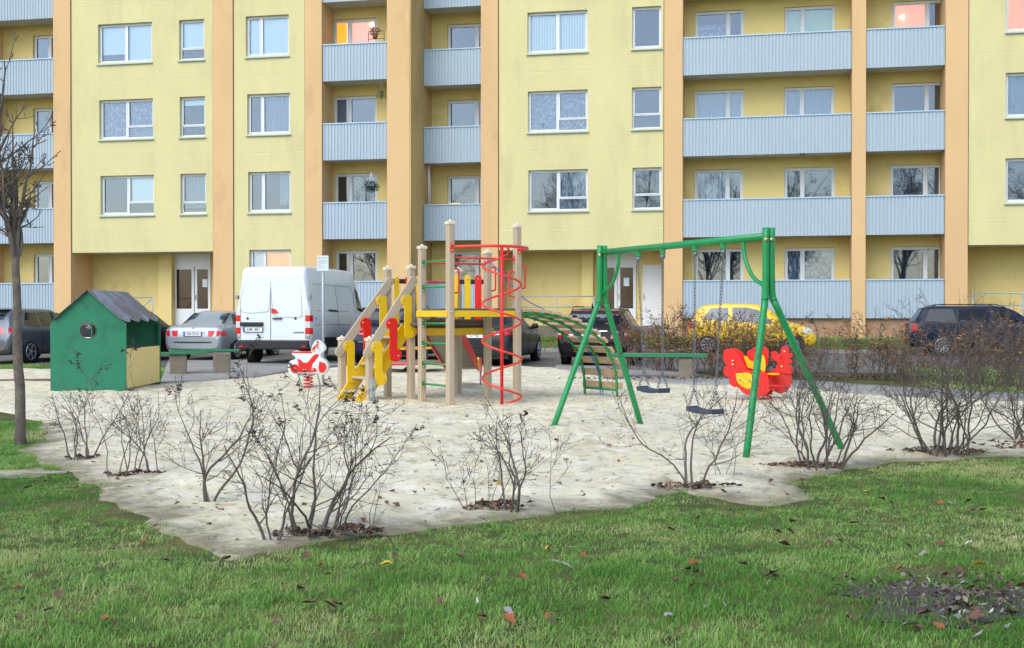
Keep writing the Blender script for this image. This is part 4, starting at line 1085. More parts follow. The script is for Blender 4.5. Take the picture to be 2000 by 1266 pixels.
for s in (-1, 1):                 # roof sheets with wavy lower edge
    q = MB(); nu, nv = 6, 44; vs = []; fs = []
    for j in range(nv+1):
        y = -.07 + (dp+.16)*j/nv; ph = (j/nv*4.0) % 1.0; wave = .10*abs(math.sin(math.pi*(j/nv*4.0)))
        for i in range(nu+1):
            t = i/nu; ln = (.80 + wave)*t; vs.append((s*ln*.745, y, 1.865 - ln*.648))
    fs = [(j*(nu+1)+i, j*(nu+1)+i+1, (j+1)*(nu+1)+i+1, (j+1)*(nu+1)+i) for j in range(nv) for i in range(nu)]
    q.add(vs, fs if s > 0 else [f[::-1] for f in fs]); o = q.build('roof', 'house_roof', H)
    sm_ = o.modifiers.new('thick', 'SOLIDIFY'); sm_.thickness = .008; sm_.offset = -1

# ------------------------------------------------------------------ motorbike spring rider
def coil(mb, z0, z1, r, turns, rr, M=None):
    n = int(turns*14); pts = [Vector((r*math.cos(2*math.pi*turns*i/n), r*math.sin(2*math.pi*turns*i/n), z0+(z1-z0)*i/n)) for i in range(n+1)]
    mb.tube([M @ p for p in pts] if M else pts, rr, 6)
g = gp(602, 761); RD = thing('spring_rider', 'white and red motorbike shaped spring rider on a red coil', 'spring rider', (g.x, g.y, sandz(g.x, g.y)), TH)
q = MB(); coil(q, .0, .27, .085, 4.2, .013); q.build('spring', 'p_red', RD)
s_ = 1/98.0   # metres per photo pixel at this depth
def rp2(L, cx=602, by=761): return [((x-cx)*s_, (by-y)*s_) for x, y in L]
def panel(nm, px, y0, y1, m, par, sub=3, conv=rp2):
    p = conv(px); p = [(a[0], a[1]) for a in smooth([Vector((u,v,0)) for u,v in p+[p[0]]], sub)][:-1] if sub else p
    q = MB(); q.prism(p, y0, y1); return q.build(nm, m, par, .004)
body = [(574,697),(575,692),(581,690),(600,694),(608,692),(611,681),(617,671),(622,670),(629,676),(634,683),(633,689),(627,696),(628,702),(636,708),(640,717),(639,727),(633,734),(626,733),(621,727),(617,728),(612,730),(590,731),(586,736),(581,740),(573,737),(567,728),(567,715),(571,708),(578,706),(580,702)]
for s in (-1, 1):
    y = s*.11; bp = panel('body_panel', body, y-.011, y+.011, 'p_white', RD)
    yf = y - .014 if s < 0 else y + .012
    panel('fairing_trim', [(584,704),(588,706),(596,712),(604,710),(612,700),(619,696),(624,697),(620,704),(612,714),(608,724),(589,724)], yf-.006, yf+.006, 'p_red', bp)
    for cxp, cyp, r in ((579,723,.085), (631,721,.0)):
        if r: 
            q = MB(); q.lathe([(r,-.008),(r,.008)], 20, mv((cxp-602)*s_, yf-.004*(-s), (761-cyp)*s_) @ rot('X', math.pi/2), False); q.build('wheel_disc', 'p_red', bp)
    panel('wheel_disc', [(625,709),(629,711),(635,713),(638,720),(636,727),(630,731),(625,729),(623,722)], yf-.007, yf+.005, 'p_red', bp)
    panel('footrest_plate', [(585,722),(618,722),(619,729),(586,730)], yf-.012, yf+.012, 'p_red', bp, 0)
    bolts([((x-602)*s_, yf-.016, (761-yv)*s_) for x, yv in ((580,723),(596,726),(612,725),(621,676),(614,689))], bp, .02, rot('X', math.pi/2))
    panel('squiggle_trim', [(619,671),(623,672),(623,678),(618,682),(616,688),(611,690),(611,686),(614,682),(619,678)], yf-.006, yf+.006, 'p_red', bp)
q = MB(); q.box((575-602)*s_, (611-602)*s_, -.13, .13, (761-694)*s_, (761-691)*s_); q.build('seat', 'p_red', RD, .006)
q = MB(); q.tube([(.20,-.20,.80),(.20,.20,.80)], .014, 8); q.build('handlebar', 'p_red', RD)
q = MB(); q.tube([(-.02,-.21,.36),(-.02,.21,.36)], .014, 8); q.build('foot_bar', 'bolt', RD)
q = MB(); q.box(-.12,.12,-.10,.10,.26,.285); q.build('spring_plate', 'steel', RD)

# ------------------------------------------------------------------ butterfly spring rider
g = gp(1478, 786); s2 = 1/118.5
BF = thing('spring_rider', 'red butterfly shaped spring rider with yellow spots and seat behind the swing', 'spring rider', (g.x, g.y, sandz(g.x, g.y)), TH - .42)
def cv(L, cx=1464, by=786, kx=1.12): return [((x-cx)*s2*kx, (by-y)*s2) for x, y in L]
wing = [(1411,700),(1411,691),(1415,686),(1421,685),(1428,688),(1436,695),(1443,705),(1448,716),(1453,725),(1462,726),(1474,728),(1485,729),(1490,742),(1492,757),(1489,768),(1480,775),(1469,777),(1455,774),(1444,768),(1437,759),(1431,759),(1424,755),(1421,748),(1422,740),(1416,738),(1411,732),(1412,722),(1416,716),(1412,709)]
back = [(1446,700),(1444,693),(1448,688),(1453,688),(1456,683),(1462,682),(1466,686),(1467,692),(1470,685),(1476,681),(1482,684),(1485,691),(1484,702),(1483,716),(1474,722),(1460,716),(1451,709)]
back2 = [(1489,698),(1488,692),(1494,689),(1500,692),(1505,697),(1506,689),(1509,681),(1515,679),(1520,683),(1521,690),(1518,695),(1525,692),(1528,697),(1525,701),(1518,702),(1524,705),(1527,709),(1524,713),(1518,712),(1524,716),(1529,723),(1527,731),(1520,733),(1510,732),(1504,726),(1503,716),(1498,710),(1492,706)]
for s in (-1, 1):
    y = s*.19 - .02; wp = panel('wing_panel', wing, y-.012, y+.012, 'p_red', BF, 2, cv); yf = y - .018
    panel('wing_spot', [(1433,732),(1440,732),(1450,730),(1459,732),(1466,738),(1468,748),(1464,757),(1456,762),(1448,760),(1440,754),(1435,745)], yf-.007, yf+.006, 'p_yellow', wp, 2, cv)
    bolts([((x-1464)*s2*1.12, yf-.008, (786-yv)*s2) for x, yv in ((1440,744),(1456,745),(1428,708),(1428,715))], wp, .02, rot('X', math.pi/2))
# back board with flower outline standing across, and yellow front piece
M_ = rot('Z', math.radians(0))
bk = panel('back_panel', back, .05, .074, 'p_red', BF, 2, lambda L: cv(L, 1464, 786, 1.05))
bk2 = panel('back_panel', back2, .09, .114, 'p_red', BF, 2, lambda L: cv(L, 1464, 786, 1.05))
bolts([((1513-1464)*s2*1.05, .088, (786-690)*s2), ((1508-1464)*s2*1.05, .088, (786-719)*s2)], bk2, .02, rot('X', math.pi/2))
panel('yellow_trim', [(1459,722),(1463,705),(1470,696),(1476,697),(1479,702),(1481,716),(1479,729),(1475,729),(1472,725),(1468,728),(1464,724)], -.06, -.035, 'p_yellow', BF, 2, cv)
panel('yellow_trim', [(1441,700),(1447,700),(1452,708),(1460,710),(1458,725),(1448,722)], .0, .02, 'p_yellow', BF, 0, cv)
panel('cheek_panel', [(1488,726),(1494,722),(1498,712),(1504,718),(1512,720),(1520,726),(1522,742),(1517,762),(1505,771),(1492,768),(1486,755),(1485,740)], .13, .154, 'p_red', BF, 2, cv)
q = MB(); q.lathe([(.10,-.012),(.10,.012)], 20, mv((1494-1464)*s2*1.1, -.02, (786-733)*s2), False); q.build('seat', 'p_yellow', BF, .004)
q = MB(); q.tube([((1482-1464)*s2*1.1,-.2,(786-756)*s2), ((1517-1464)*s2*1.1,.12,(786-756)*s2)], .017, 8); q.build('foot_bar', 'p_redbar', BF)
q = MB(); q.tube([((1505-1464)*s2*1.1,-.16,(786-700)*s2), ((1505-1464)*s2*1.1,.16,(786-700)*s2)], .015, 8); q.build('handlebar', 'p_redbar', BF)
q = MB(); coil(q, .0, .2, .09, 3.2, .013, mv(.16,0,0)); q.build('spring', 'p_red', BF)
q = MB(); q.box(.0,.32,-.17,.17,.19,.215); q.build('spring_plate', 'p_red', BF, .004)

# ------------------------------------------------------------------ benches and sign
g = gp(1283, 741); ang = math.atan2(gp(1375,743).y-gp(1195,741).y, gp(1375,743).x-gp(1195,741).x)
BN = thing('park_bench', 'worn green plank bench on two concrete blocks beside the path behind the swing', 'bench', (g.x, g.y, terrain(g.x, g.y)+.045), ang)
for i in range(2):
    q = MB(); q.box(-1.06+.05*i, 1.08-.16*i, -.19+.195*i, 0+.195*i, .43, .515); q.build('plank', 'bench_green', BN, .012, 2)
for x in (-.78, .62):
    q = MB(); q.add([(x-.17,-.16,-.05),(x+.17,-.16,-.05),(x+.17,.16,-.05),(x-.17,.16,-.05),(x-.14,-.15,.428),(x+.15,-.15,.428),(x+.15,.15,.428),(x-.14,.15,.428)], [(0,3,2,1),(4,5,6,7),(0,1,5,4),(1,2,6,5),(2,3,7,6),(3,0,4,7)]); q.build('block', 'concrete', BN, .03, 2)
g = gp(385, 733)
BN = thing('park_bench', 'green plank bench on two concrete blocks in front of the silver sedan', 'bench', (g.x, g.y, terrain(g.x, g.y)+.05), TH+.28)
for x0_, x1_, y0_, z in ((-.95,.20,-.20,.43), (-.62,.95,.02,.475)):
    q = MB(); q.box(x0_, x1_, y0_, y0_+.19, z, z+.06); q.build('plank', 'bench_green', BN, .012, 2)
for x, z in ((-.42,.428),(.55,.47)):
    q = MB(); q.add([(x-.18,-.17,-.05),(x+.18,-.17,-.05),(x+.18,.19,-.05),(x-.18,.19,-.05),(x-.2,-.15,z),(x+.2,-.15,z),(x+.2,.18,z),(x-.2,.18,z)], [(0,3,2,1),(4,5,6,7),(0,1,5,4),(1,2,6,5),(2,3,7,6),(3,0,4,7)]); q.build('block', 'concrete', BN, .03, 2)
Z = 24.3; X, Y = at_depth(631, Z)
SG = thing('sign_post', 'white notice board on a grey metal pole beside the white van', 'sign', (X, Y, terrain(X, Y)), TH)
zt = zpix(500, Z); hb_ = 30*Z/FP
q = MB(); q.tube([(0,0,-.1),(0,0,zt-.02)], .028, 10); q.build('pole', 'galv', SG)
wd_ = 22.5*Z/FP; q = MB(); q.box(-wd_/2, wd_/2, -.035, -.029, zt-hb_, zt); bd_ = q.build('board', 'sign_white', SG, .003)
R = random.Random(4)
for i in range(9):
    zz = zt - .05 - i*(hb_-.08)/9; q = MB(); x = -wd_/2+.02 + (.03 if i == 0 else 0)
    if i == 1: continue
    while x < wd_/2-.03:
        l = R.uniform(.006, .022); l = min(l, wd_/2-.02-x); h = .0055 if i == 0 else .0035; q.box(x, x+l, -.0365, -.0352, zz-h, zz+h); x += l+.006
        if i > 1 and R.random() < .06: break
    q.build('text_line', 'ink', bd_)
q = MB(); x = -wd_/2+.028; q.prism([(x-.017,zt-.062),(x+.017,zt-.062),(x,zt-.032)], -.037, -.0352); q.build('warning_triangle', 'ink_red', bd_)
# ------------------------------------------------------------------ vehicles
def paint(name, col, rough=.32, coat=.3, metal=0.0): mat(name, col, rough, .05, 2.0, coat=coat, metal=metal, spec=.5 if max(col[:3]) > .12 else .12)
paint('paint_grey', C(96,104,112), metal=.3); paint('paint_silver', C(150,160,168), metal=.35); paint('paint_white', C(214,224,226), .35, .4)
paint('paint_navy', C(30,38,58), coat=.12); paint('paint_black', C(20,21,25), coat=.04); paint('paint_graphite', C(46,50,52), coat=.15); paint('paint_yellow', C(226,186,28), .35, .4); paint('paint_dkblue', C(32,40,60), coat=.12)
class Curve:
    def __init__(s, xs, ys):
        s.x = xs; s.y = ys; n = len(xs); d = [(ys[i+1]-ys[i])/(xs[i+1]-xs[i]) for i in range(n-1)]; m = [d[0]] + [0]*(n-2) + [d[-1]]
        for i in range(1, n-1):
            if d[i-1]*d[i] > 0:
                w1 = 2*(xs[i+1]-xs[i]) + xs[i]-xs[i-1]; w2 = xs[i+1]-xs[i] + 2*(xs[i]-xs[i-1]); m[i] = (w1+w2)/(w1/d[i-1]+w2/d[i])
        s.m = m
    def __call__(s, t):
        x, y, m = s.x, s.y, s.m
        if t <= x[0]: return y[0]
        if t >= x[-1]: return y[-1]
        i = max(k for k in range(len(x)-1) if x[k] <= t); h = x[i+1]-x[i]; u = (t-x[i])/h
        return (2*u**3-3*u*u+1)*y[i] + (u**3-2*u*u+u)*h*m[i] + (-2*u**3+3*u*u)*y[i+1] + (u**3-u*u)*h*m[i+1]
class Shape:
    """rows: x, z bottom, z belt, z top, half width bottom, half width belt, half width top; x forward from the tail"""
    def __init__(s, rows):
        xs = [r[0] for r in rows]; s.L = xs[-1]; s.rows = rows
        s.c = [Curve(xs, [r[i] for r in rows]) for i in range(1, 7)]
    def at(s, x): return [c(x) for c in s.c]
    def section(s, x):
        zb, zs, zt, wb, ws, wt = s.at(x); rr = min(.07, (zt-zs)*.5)
        zm = (zb+zs)*.5; pts = [(0,zb),(wb*.55,zb),(wb*.9,zb+.015),(wb,zb+.08),(ws+.012,zm),(ws+.008,zs-(zs-zb)*.18),(ws,zs),
               (ws+(wt-ws)*.35, zs+(zt-rr-zs)*.35),(ws+(wt-ws)*.7, zs+(zt-rr-zs)*.7),(wt,zt-rr),(wt-.02,zt-rr*.45),(wt-.06,zt-rr*.15),(wt*.78,zt),(wt*.4,zt+.008),(0,zt+.012)]
        return pts
    def y_at(s, x, z):
        p = s.section(x)
        for i in range(3, 10):
            if p[i][1] <= z <= p[i+1][1]:
                t = (z-p[i][1])/max(1e-6, p[i+1][1]-p[i][1]); return p[i][0] + t*(p[i+1][0]-p[i][0])
        return p[3][0] if z < p[3][1] else p[9][0]
    def x_rear(s, z):        # where the centre line reaches height z at the tail
        lo, hi = 0.0, s.L*.4
        if s.at(0)[2] >= z: return 0.0
        for _ in range(30):
            m = (lo+hi)/2
            if s.at(m)[2] >= z: hi = m
            else: lo = m
        return hi
    def x_front(s, z):
        lo, hi = s.L*.5, s.L
        if s.at(s.L)[2] >= z: return s.L
        for _ in range(30):
            m = (lo+hi)/2
            if s.at(m)[2] >= z: lo = m
            else: hi = m
        return lo
    def body(s, n=46):
        xs = sorted({r[0] for r in s.rows} | {s.L*i/n for i in range(n+1)}); mb = MB(); vs = []; fs = []
        k = 15; full = 2*k-2
        for x in xs:
            h = s.section(x); ring = [(x, -a, b) for a, b in h] + [(x, a, b) for a, b in h[-2:0:-1]]
            vs += ring
        for i in range(len(xs)-1):
            for j in range(full): fs.append((i*full+j, (i+1)*full+j, (i+1)*full+(j+1)%full, i*full+(j+1)%full))
        mb.add(vs, fs, smooth=True); mb.add(vs[:full], [tuple(range(full))]); mb.add(vs[-full:], [tuple(range(full))[::-1]])
        return mb
def side_poly(mb, sh, poly, s, off, n=6):
    """polygon in x,z laid on the flank; fan of thin strips so that it follows the body"""
    zs = sorted({p[1] for p in poly}); z0, z1 = zs[0], zs[-1]; rows = []
    for i in range(n+1):
        z = z0 + (z1-z0)*i/n; z = min(max(z, z0+1e-4), z1-1e-4); xs = []
        for k in range(len(poly)):
            (a, b), (c, d) = poly[k], poly[(k+1) % len(poly)]
            if (b <= z < d) or (d <= z < b): xs.append(a + (c-a)*(z-b)/(d-b))
        if len(xs) >= 2: rows.append((z, min(xs), max(xs)))
    m = 8; vs = []; fs = []
    for z, a, b in rows:
        for j in range(m+1):
            x = a + (b-a)*j/m; vs.append((x, s*(sh.y_at(x, z)+off), z))
    for i in range(len(rows)-1):
        for j in range(m):
            f = (i*(m+1)+j, i*(m+1)+j+1, (i+1)*(m+1)+j+1, (i+1)*(m+1)+j); fs.append(f if s < 0 else f[::-1])
    mb.add(vs, fs, smooth=True)
def rear_poly(mb, sh, y0, y1, z0, z1, off=.008, n=6, top=1.0, front=False):
    vs = []; fs = []; m = 6
    for i in range(n+1):
        z = z0 + (z1-z0)*i/n; x = sh.x_front(z)+off if front else sh.x_rear(z)-off
        k = 1 + (top-1)*i/n
        for j in range(m+1):
            y = (y0 + (y1-y0)*j/m)*k; w = abs(y)/.8; vs.append((x + (-.035*w**3 if front else .035*w**3), y, z))
    for i in range(n):
        for j in range(m):
            f = (i*(m+1)+j, (i+1)*(m+1)+j, (i+1)*(m+1)+j+1, i*(m+1)+j+1); fs.append(f if not front else f[::-1])
    mb.add(vs, fs, smooth=True)
def wheel(V, x, y, r, s, spokes=7, rimmat='rim'):
    w = .10; M = mv(x, y, r) @ rot('X', math.pi/2)
    q = MB(); q.lathe([(r*.66,-w),(r*.93,-w),(r,-w*.7),(r,w*.7),(r*.93,w),(r*.66,w)], 28, M); t = q.build('wheel', 'tyre', V)
    q = MB(); q.lathe([(r*.66,-w*.6),(r*.66,w*.6)], 28, M); q.build('hub_barrel', 'arch', t)
    q = MB(); ys = y + s*(w+.012)
    for i in range(spokes):
        a = 2*math.pi*i/spokes; d = Vector((math.cos(a), 0, math.sin(a)))
        q.beam(Vector((x, ys, r)) + d*(r*.08), Vector((x, ys+s*.01, r)) + d*(r*.66), .025, r*.15, d.cross(Vector((0,1,0))))
    q.tube([(x + r*.65*math.cos(i*.3142), ys, r + r*.65*math.sin(i*.3142)) for i in range(20)], .014, 6, closed=True)
    q.lathe([(r*.18,-.015),(r*.15,.015)], 14, mv(x, ys, r) @ rot('X', math.pi/2)); q.build('rim', rimmat, t)
def plate(V, txt, x, y, z, tilt=0, w=.52, h=.112, eu=True):
    M = mv(x, y, z) @ rot('Z', -math.pi/2) @ rot('X', -tilt)
    q = MB(); q.box(-w/2-.012, w/2+.012, -.006, .006, -h/2-.012, h/2+.012, M); p = q.build('license_plate', 'black_plastic', V)
    q = MB(); q.box(-w/2, w/2, -.011, -.0065, -h/2, h/2, M); q.build('plate_face', 'plate_white', p)
    if eu:
        q = MB(); q.box(-w/2+.002, -w/2+.045, -.0135, -.0115, -h/2+.002, h/2-.002, M); q.build('plate_band', 'paint_blue', p)
    if not txt: return
    vs, fs = text_geo(txt, .105); q = MB(); q.add([(a+.02, -.0125, b) for a, b, _ in vs], fs, M); q.build('lettering', 'ink', p)
def seam(V, body, sh, pts, s):
    q = MB(); P = []
    for i in range(len(pts)-1):
        for t in range(6):
            x = pts[i][0] + (pts[i+1][0]-pts[i][0])*t/6; z = pts[i][1] + (pts[i+1][1]-pts[i][1])*t/6; P.append((x, s*(sh.y_at(x, z)+.001), z))
    q.tube(P, .005, 4); q.build('seam', 'arch', body)
def vehicle(name, label, cat, loc, heading, rows, pm, glass='car_glass', wheels=(.9, 3.6), wr=.32, side_glass=(), rear_glass=None, rear_lights=(), extras=None, seams=(), spokes=7, group=None, windscreen=None, bumper=None, handles=()):
    V = thing(name, label, cat, loc, heading, group); sh = Shape(rows); bd = sh.body().build('body', pm, V)
    for wx in wheels:
        for s in (-1, 1):
            w_ = sh.y_at(wx, wr+.1)
            q = MB(); q.lathe([(wr+.065,-.03),(wr+.065,.0)], 28, mv(wx, s*(w_+.006 if s > 0 else w_+.006), wr+.02) @ rot('X', math.pi/2 if s < 0 else -math.pi/2), False); q.build('wheel_arch', 'arch', bd)
            wheel(V, wx, s*(w_-.075), wr, s, spokes)
    for poly in side_glass:
        for s in (-1, 1):
            q = MB(); side_poly(q, sh, poly, s, .006); q.build('side_window', glass, V)
            q = MB(); side_poly(q, sh, [(a, b) for a, b in poly], s, .0025); q.build('window_seal', 'arch', bd)
    if rear_glass:
        y, z0, z1, tp = rear_glass; q = MB(); rear_poly(q, sh, -y, y, z0, z1, .010, 8, tp); q.build('rear_window', glass, V)
        q = MB(); rear_poly(q, sh, -y*1.03, y*1.03, z0-.015, z1+.012, .005, 8, tp); q.build('window_seal', 'arch', bd)
    if windscreen:
        y, z0, z1, tp = windscreen; q = MB(); rear_poly(q, sh, -y, y, z0, z1, .010, 8, tp, True); q.build('windscreen', glass, V)
    for spec in rear_lights:
        y0, y1, z0, z1, m, depth = spec
        for s in (-1, 1):
            q = MB(); rear_poly(q, sh, s*y0, s*y1, z0, z1, .014, 4) if s > 0 else rear_poly(q, sh, s*y1, s*y0, z0, z1, .014, 4)
            if depth:
                xr = sh.x_rear((z0+z1)/2); side_poly(q, sh, [(xr-.01, z0), (xr+depth, z0+(z1-z0)*.1), (xr+depth*.9, z1), (xr-.01, z1)], s, .010)
            q.build('tail_light', m, V)
    for poly, s in seams: seam(V, bd, sh, poly, s)
    for hx, hz in handles:
        for s in (-1, 1):
            y = s*(sh.y_at(hx, hz)+.014); q = MB(); q.box(hx-.09, hx+.09, y-.012, y+.012, hz-.012, hz+.012); q.build('door_handle', pm if pm != 'paint_white' else 'black_plastic', V, .006)
    if extras: extras(V, sh, bd)
    return V
def mirror(V, sh, x, z, m):
    for s in (-1, 1):
        y = s*(sh.y_at(x, z)+.10); q = MB(); q.lathe([(.03,-.09),(.075,-.06),(.08,.03),(.05,.09)], 10, mv(x, y, z+.03) @ rot('X', math.pi/2) @ Matrix.Diagonal((.8,1,1,1))); q.build('wing_mirror', m, V)
def bar(V, sh, y, z0, z1, m, nm, off=.012):
    q = MB(); rear_poly(q, sh, -y, y, z0, z1, off, 3); return q.build(nm, m, V)
def roof_rails(V, sh, x0, x1, m='black_plastic'):
    for s in (-1, 1):
        pts = []
        for i in range(9):
            x = x0 + (x1-x0)*i/8; zt, wt = sh.at(x)[2], sh.at(x)[5]; pts.append((x, s*(wt-.05), zt + (.05 if 0 < i < 8 else -.01)))
        q = MB(); q.tube(smooth(pts, 3), .014, 6); q.build('roof_rail', m, V)
def badge_ring(V, x, y, z, r, kind):
    M = mv(x, y, z) @ rot('Z', -math.pi/2)
    q = MB(); q.tube([M @ Vector((r*math.cos(i*.2618), 0, r*math.sin(i*.2618))) for i in range(24)], r*.13, 6, closed=True)
    if kind == 'star':
        for a in (90, 210, 330): q.tube([M @ Vector((0,0,0)), M @ Vector((r*math.cos(math.radians(a)), 0, r*math.sin(math.radians(a))))], [r*.16, r*.04], 5)
    if kind == 'bolt':
        q.tube([M @ Vector((-r*1.2,0,-r*.1)), M @ Vector((0,0,r*.15)), M @ Vector((0,0,-r*.15)), M @ Vector((r*1.2,0,r*.1))], r*.12, 5)
    if kind == 'vw':
        for pts in ([(-.75,.5),(-.3,-.6),(0,.05),(.3,-.6),(.75,.5)], [(-.35,.8),(0,.15),(.35,.8)]): q.tube([M @ Vector((a*r, 0, b*r)) for a, b in pts], r*.09, 5)
    if kind == 'quarter':
        q.build('badge', 'chrome', V); q = MB()
        for i in (0, 2):
            vs = [M @ Vector((0,-.004,0))] + [M @ Vector((r*.85*math.cos(i*math.pi/2+k*math.pi/12), -.004, r*.85*math.sin(i*math.pi/2+k*math.pi/12))) for k in range(7)]
            q.add(vs, [tuple(range(8))])
        q.build('badge_quarter', 'paint_blue', V); return
    q.build('badge', 'chrome', V)

UP = math.pi/2
def spot(px, Z, lift=0.0):
    X, Y = at_depth(px, Z); return (X, Y, terrain(X, Y)+.012+lift)
WAGON = lambda L, H, W, tail=.5: [(0,.36,.58,.64,W*.82,W*.86,W*.80),(.04,.28,.66,.74,W*.90,W*.94,W*.86),(.10,.25,.86,.92,W*.93,W*.965,W*.88),(tail*.6,.24,.93,1.18,W*.95,W*.985,W*.80),(tail,.24,.95,H-.05,W*.96,W,W*.70),(tail+.5,.23,.96,H,W*.97,W,W*.70),
     (L*.55,.22,.95,H,W*.97,W,W*.70),(L*.64,.22,.94,H-.08,W*.97,W,W*.68),(L*.79,.22,.93,.99,W*.97,W*.99,W*.80),(L*.92,.24,.80,.88,W*.93,W*.95,W*.80),(L*.985,.28,.62,.70,W*.84,W*.86,W*.76),(L,.36,.56,.60,W*.74,W*.78,W*.70)]
SEDAN = lambda L, H, W: [(0,.36,.60,.68,W*.84,W*.86,W*.80),(.04,.28,.78,.90,W*.92,W*.95,W*.86),(.12,.25,.90,.985,W*.94,W*.97,W*.88),(.50,.24,.93,1.02,W*.95,W*.985,W*.84),(.62,.24,.93,1.05,W*.95,W*.985,W*.80),(1.28,.23,.95,H-.05,W*.97,W,W*.66),(1.75,.23,.95,H,W*.97,W,W*.68),
     (L*.52,.22,.94,H-.01,W*.97,W,W*.68),(L*.60,.22,.93,H-.09,W*.97,W,W*.66),(L*.755,.22,.91,.96,W*.97,W*.99,W*.80),(L*.92,.24,.78,.85,W*.93,W*.95,W*.80),(L*.985,.28,.6,.68,W*.84,W*.86,W*.76),(L,.36,.54,.58,W*.74,W*.78,W*.70)]
HATCH = lambda L, H, W: [(0,.36,.60,.66,W*.80,W*.84,W*.78),(.04,.28,.74,.82,W*.90,W*.93,W*.86),(.12,.25,.90,.98,W*.94,W*.96,W*.88),(.42,.24,.97,H-.12,W*.96,W*.985,W*.70),(.62,.24,.97,H-.04,W*.97,W,W*.70),(1.2,.23,.96,H,W*.97,W,W*.71),
     (L*.50,.22,.94,H-.01,W*.97,W,W*.70),(L*.60,.22,.92,H-.11,W*.97,W,W*.68),(L*.79,.22,.90,.98,W*.97,W*.99,W*.80),(L*.91,.24,.78,.86,W*.93,W*.95,W*.80),(L*.98,.28,.6,.68,W*.84,W*.86,W*.76),(L,.36,.54,.58,W*.74,W*.78,W*.70)]

# grey hatchback at the far left
def x1_(V, sh, bd):
    plate(V, 'KD-4127', -.02, 0, .86) if False else None
    bar(V, sh, .70, .30, .44, 'black_plastic', 'bumper_insert'); mirror(V, sh, 2.95, .98, 'paint_grey')
    q = MB(); q.box(.30,.62,-.5,.5,1.45,1.475); q.build('roof_spoiler', 'paint_grey', V, .01)
L_, H_, W_ = 4.35, 1.49, .89
vehicle('hatchback', 'grey hatchback with red tail lights at the far left behind the young tree', 'car', spot(-38, 31.6), UP, HATCH(L_, H_, W_), 'paint_grey', 'car_glass', (.86, 3.52), .325,
   [[(.62,1.0),(1.35,.97),(1.45,1.38),(.98,1.38)], [(1.45,.97),(2.45,.96),(2.40,1.40),(1.53,1.40)], [(2.55,.95),(3.30,.93),(2.72,1.36),(2.50,1.39)]], (.56,1.02,1.37,.86),
   [(.40,.80,.80,.98,'lamp_red',.42), (.52,.78,.42,.50,'lamp_red',0)], x1_, [([(1.45,.30),(1.40,.6),(1.48,.97)],-1), ([(2.50,.28),(2.50,.95)],-1)], 5, handles=[(1.75,.86),(2.75,.85)])
# dark car seen through the playhouse
def x2_(V, sh, bd): badge_ring(V, -.01+sh.x_rear(.96), 0, .96, .06, 'bolt'); plate(V, '', sh.x_rear(.66)-.02, 0, .66)
vehicle('hatchback', 'dark hatchback seen through the round window of the playhouse', 'car', spot(168, 31.8), UP, HATCH(4.3, 1.48, .88), 'paint_black', 'car_glass_dark', (.86, 3.46), .32,
   [[(.62,1.0),(1.35,.97),(1.45,1.38),(.98,1.38)], [(1.45,.97),(2.45,.96),(2.40,1.40),(1.53,1.40)]], (.56,1.04,1.37,.86), [(.48,.80,.78,.98,'lamp_red',.2)], x2_, spokes=5)
# silver sedan
def x3_(V, sh, bd):
    badge_ring(V, sh.x_rear(.93)-.012, 0, .93, .04, 'quarter'); plate(V, 'KB-7515', sh.x_rear(.77)-.025, 0, .77)
    bar(V, sh, .36, .835, .855, 'chrome', 'boot_strip', .018); bar(V, sh, .76, .52, .555, 'black_plastic', 'bumper_strip', .014); mirror(V, sh, 3.05, .98, 'paint_silver')
    bar(V, sh, .66, .30, .36, 'black_plastic', 'bumper_insert'); q = MB(); q.lathe([(.012,-.01),(.012,.01)], 10, mv(sh.x_rear(.80)-.014,-.34,.80) @ rot('Y', -math.pi/2)); q.build('boot_lock', 'chrome', V)
vehicle('sedan', 'silver sedan parked between the playhouse and the white van', 'car', spot(376, 33.2), UP, SEDAN(4.47, 1.415, .87), 'paint_silver', 'car_glass', (.98, 3.70), .315,
   [[(.95,1.0),(1.35,.97),(1.45,1.33),(1.30,1.33)], [(1.42,.97),(2.25,.96),(2.2,1.34),(1.50,1.34)], [(2.33,.95),(3.10,.93),(2.60,1.30),(2.28,1.33)]], (.62,1.07,1.345,.88),
   [(.46,.80,.70,.86,'lamp_red',.30), (.46,.62,.86,.90,'lamp_clear',0)], x3_, [([(1.45,.30),(1.42,.95)],-1)], 7, handles=[(1.7,.84)])
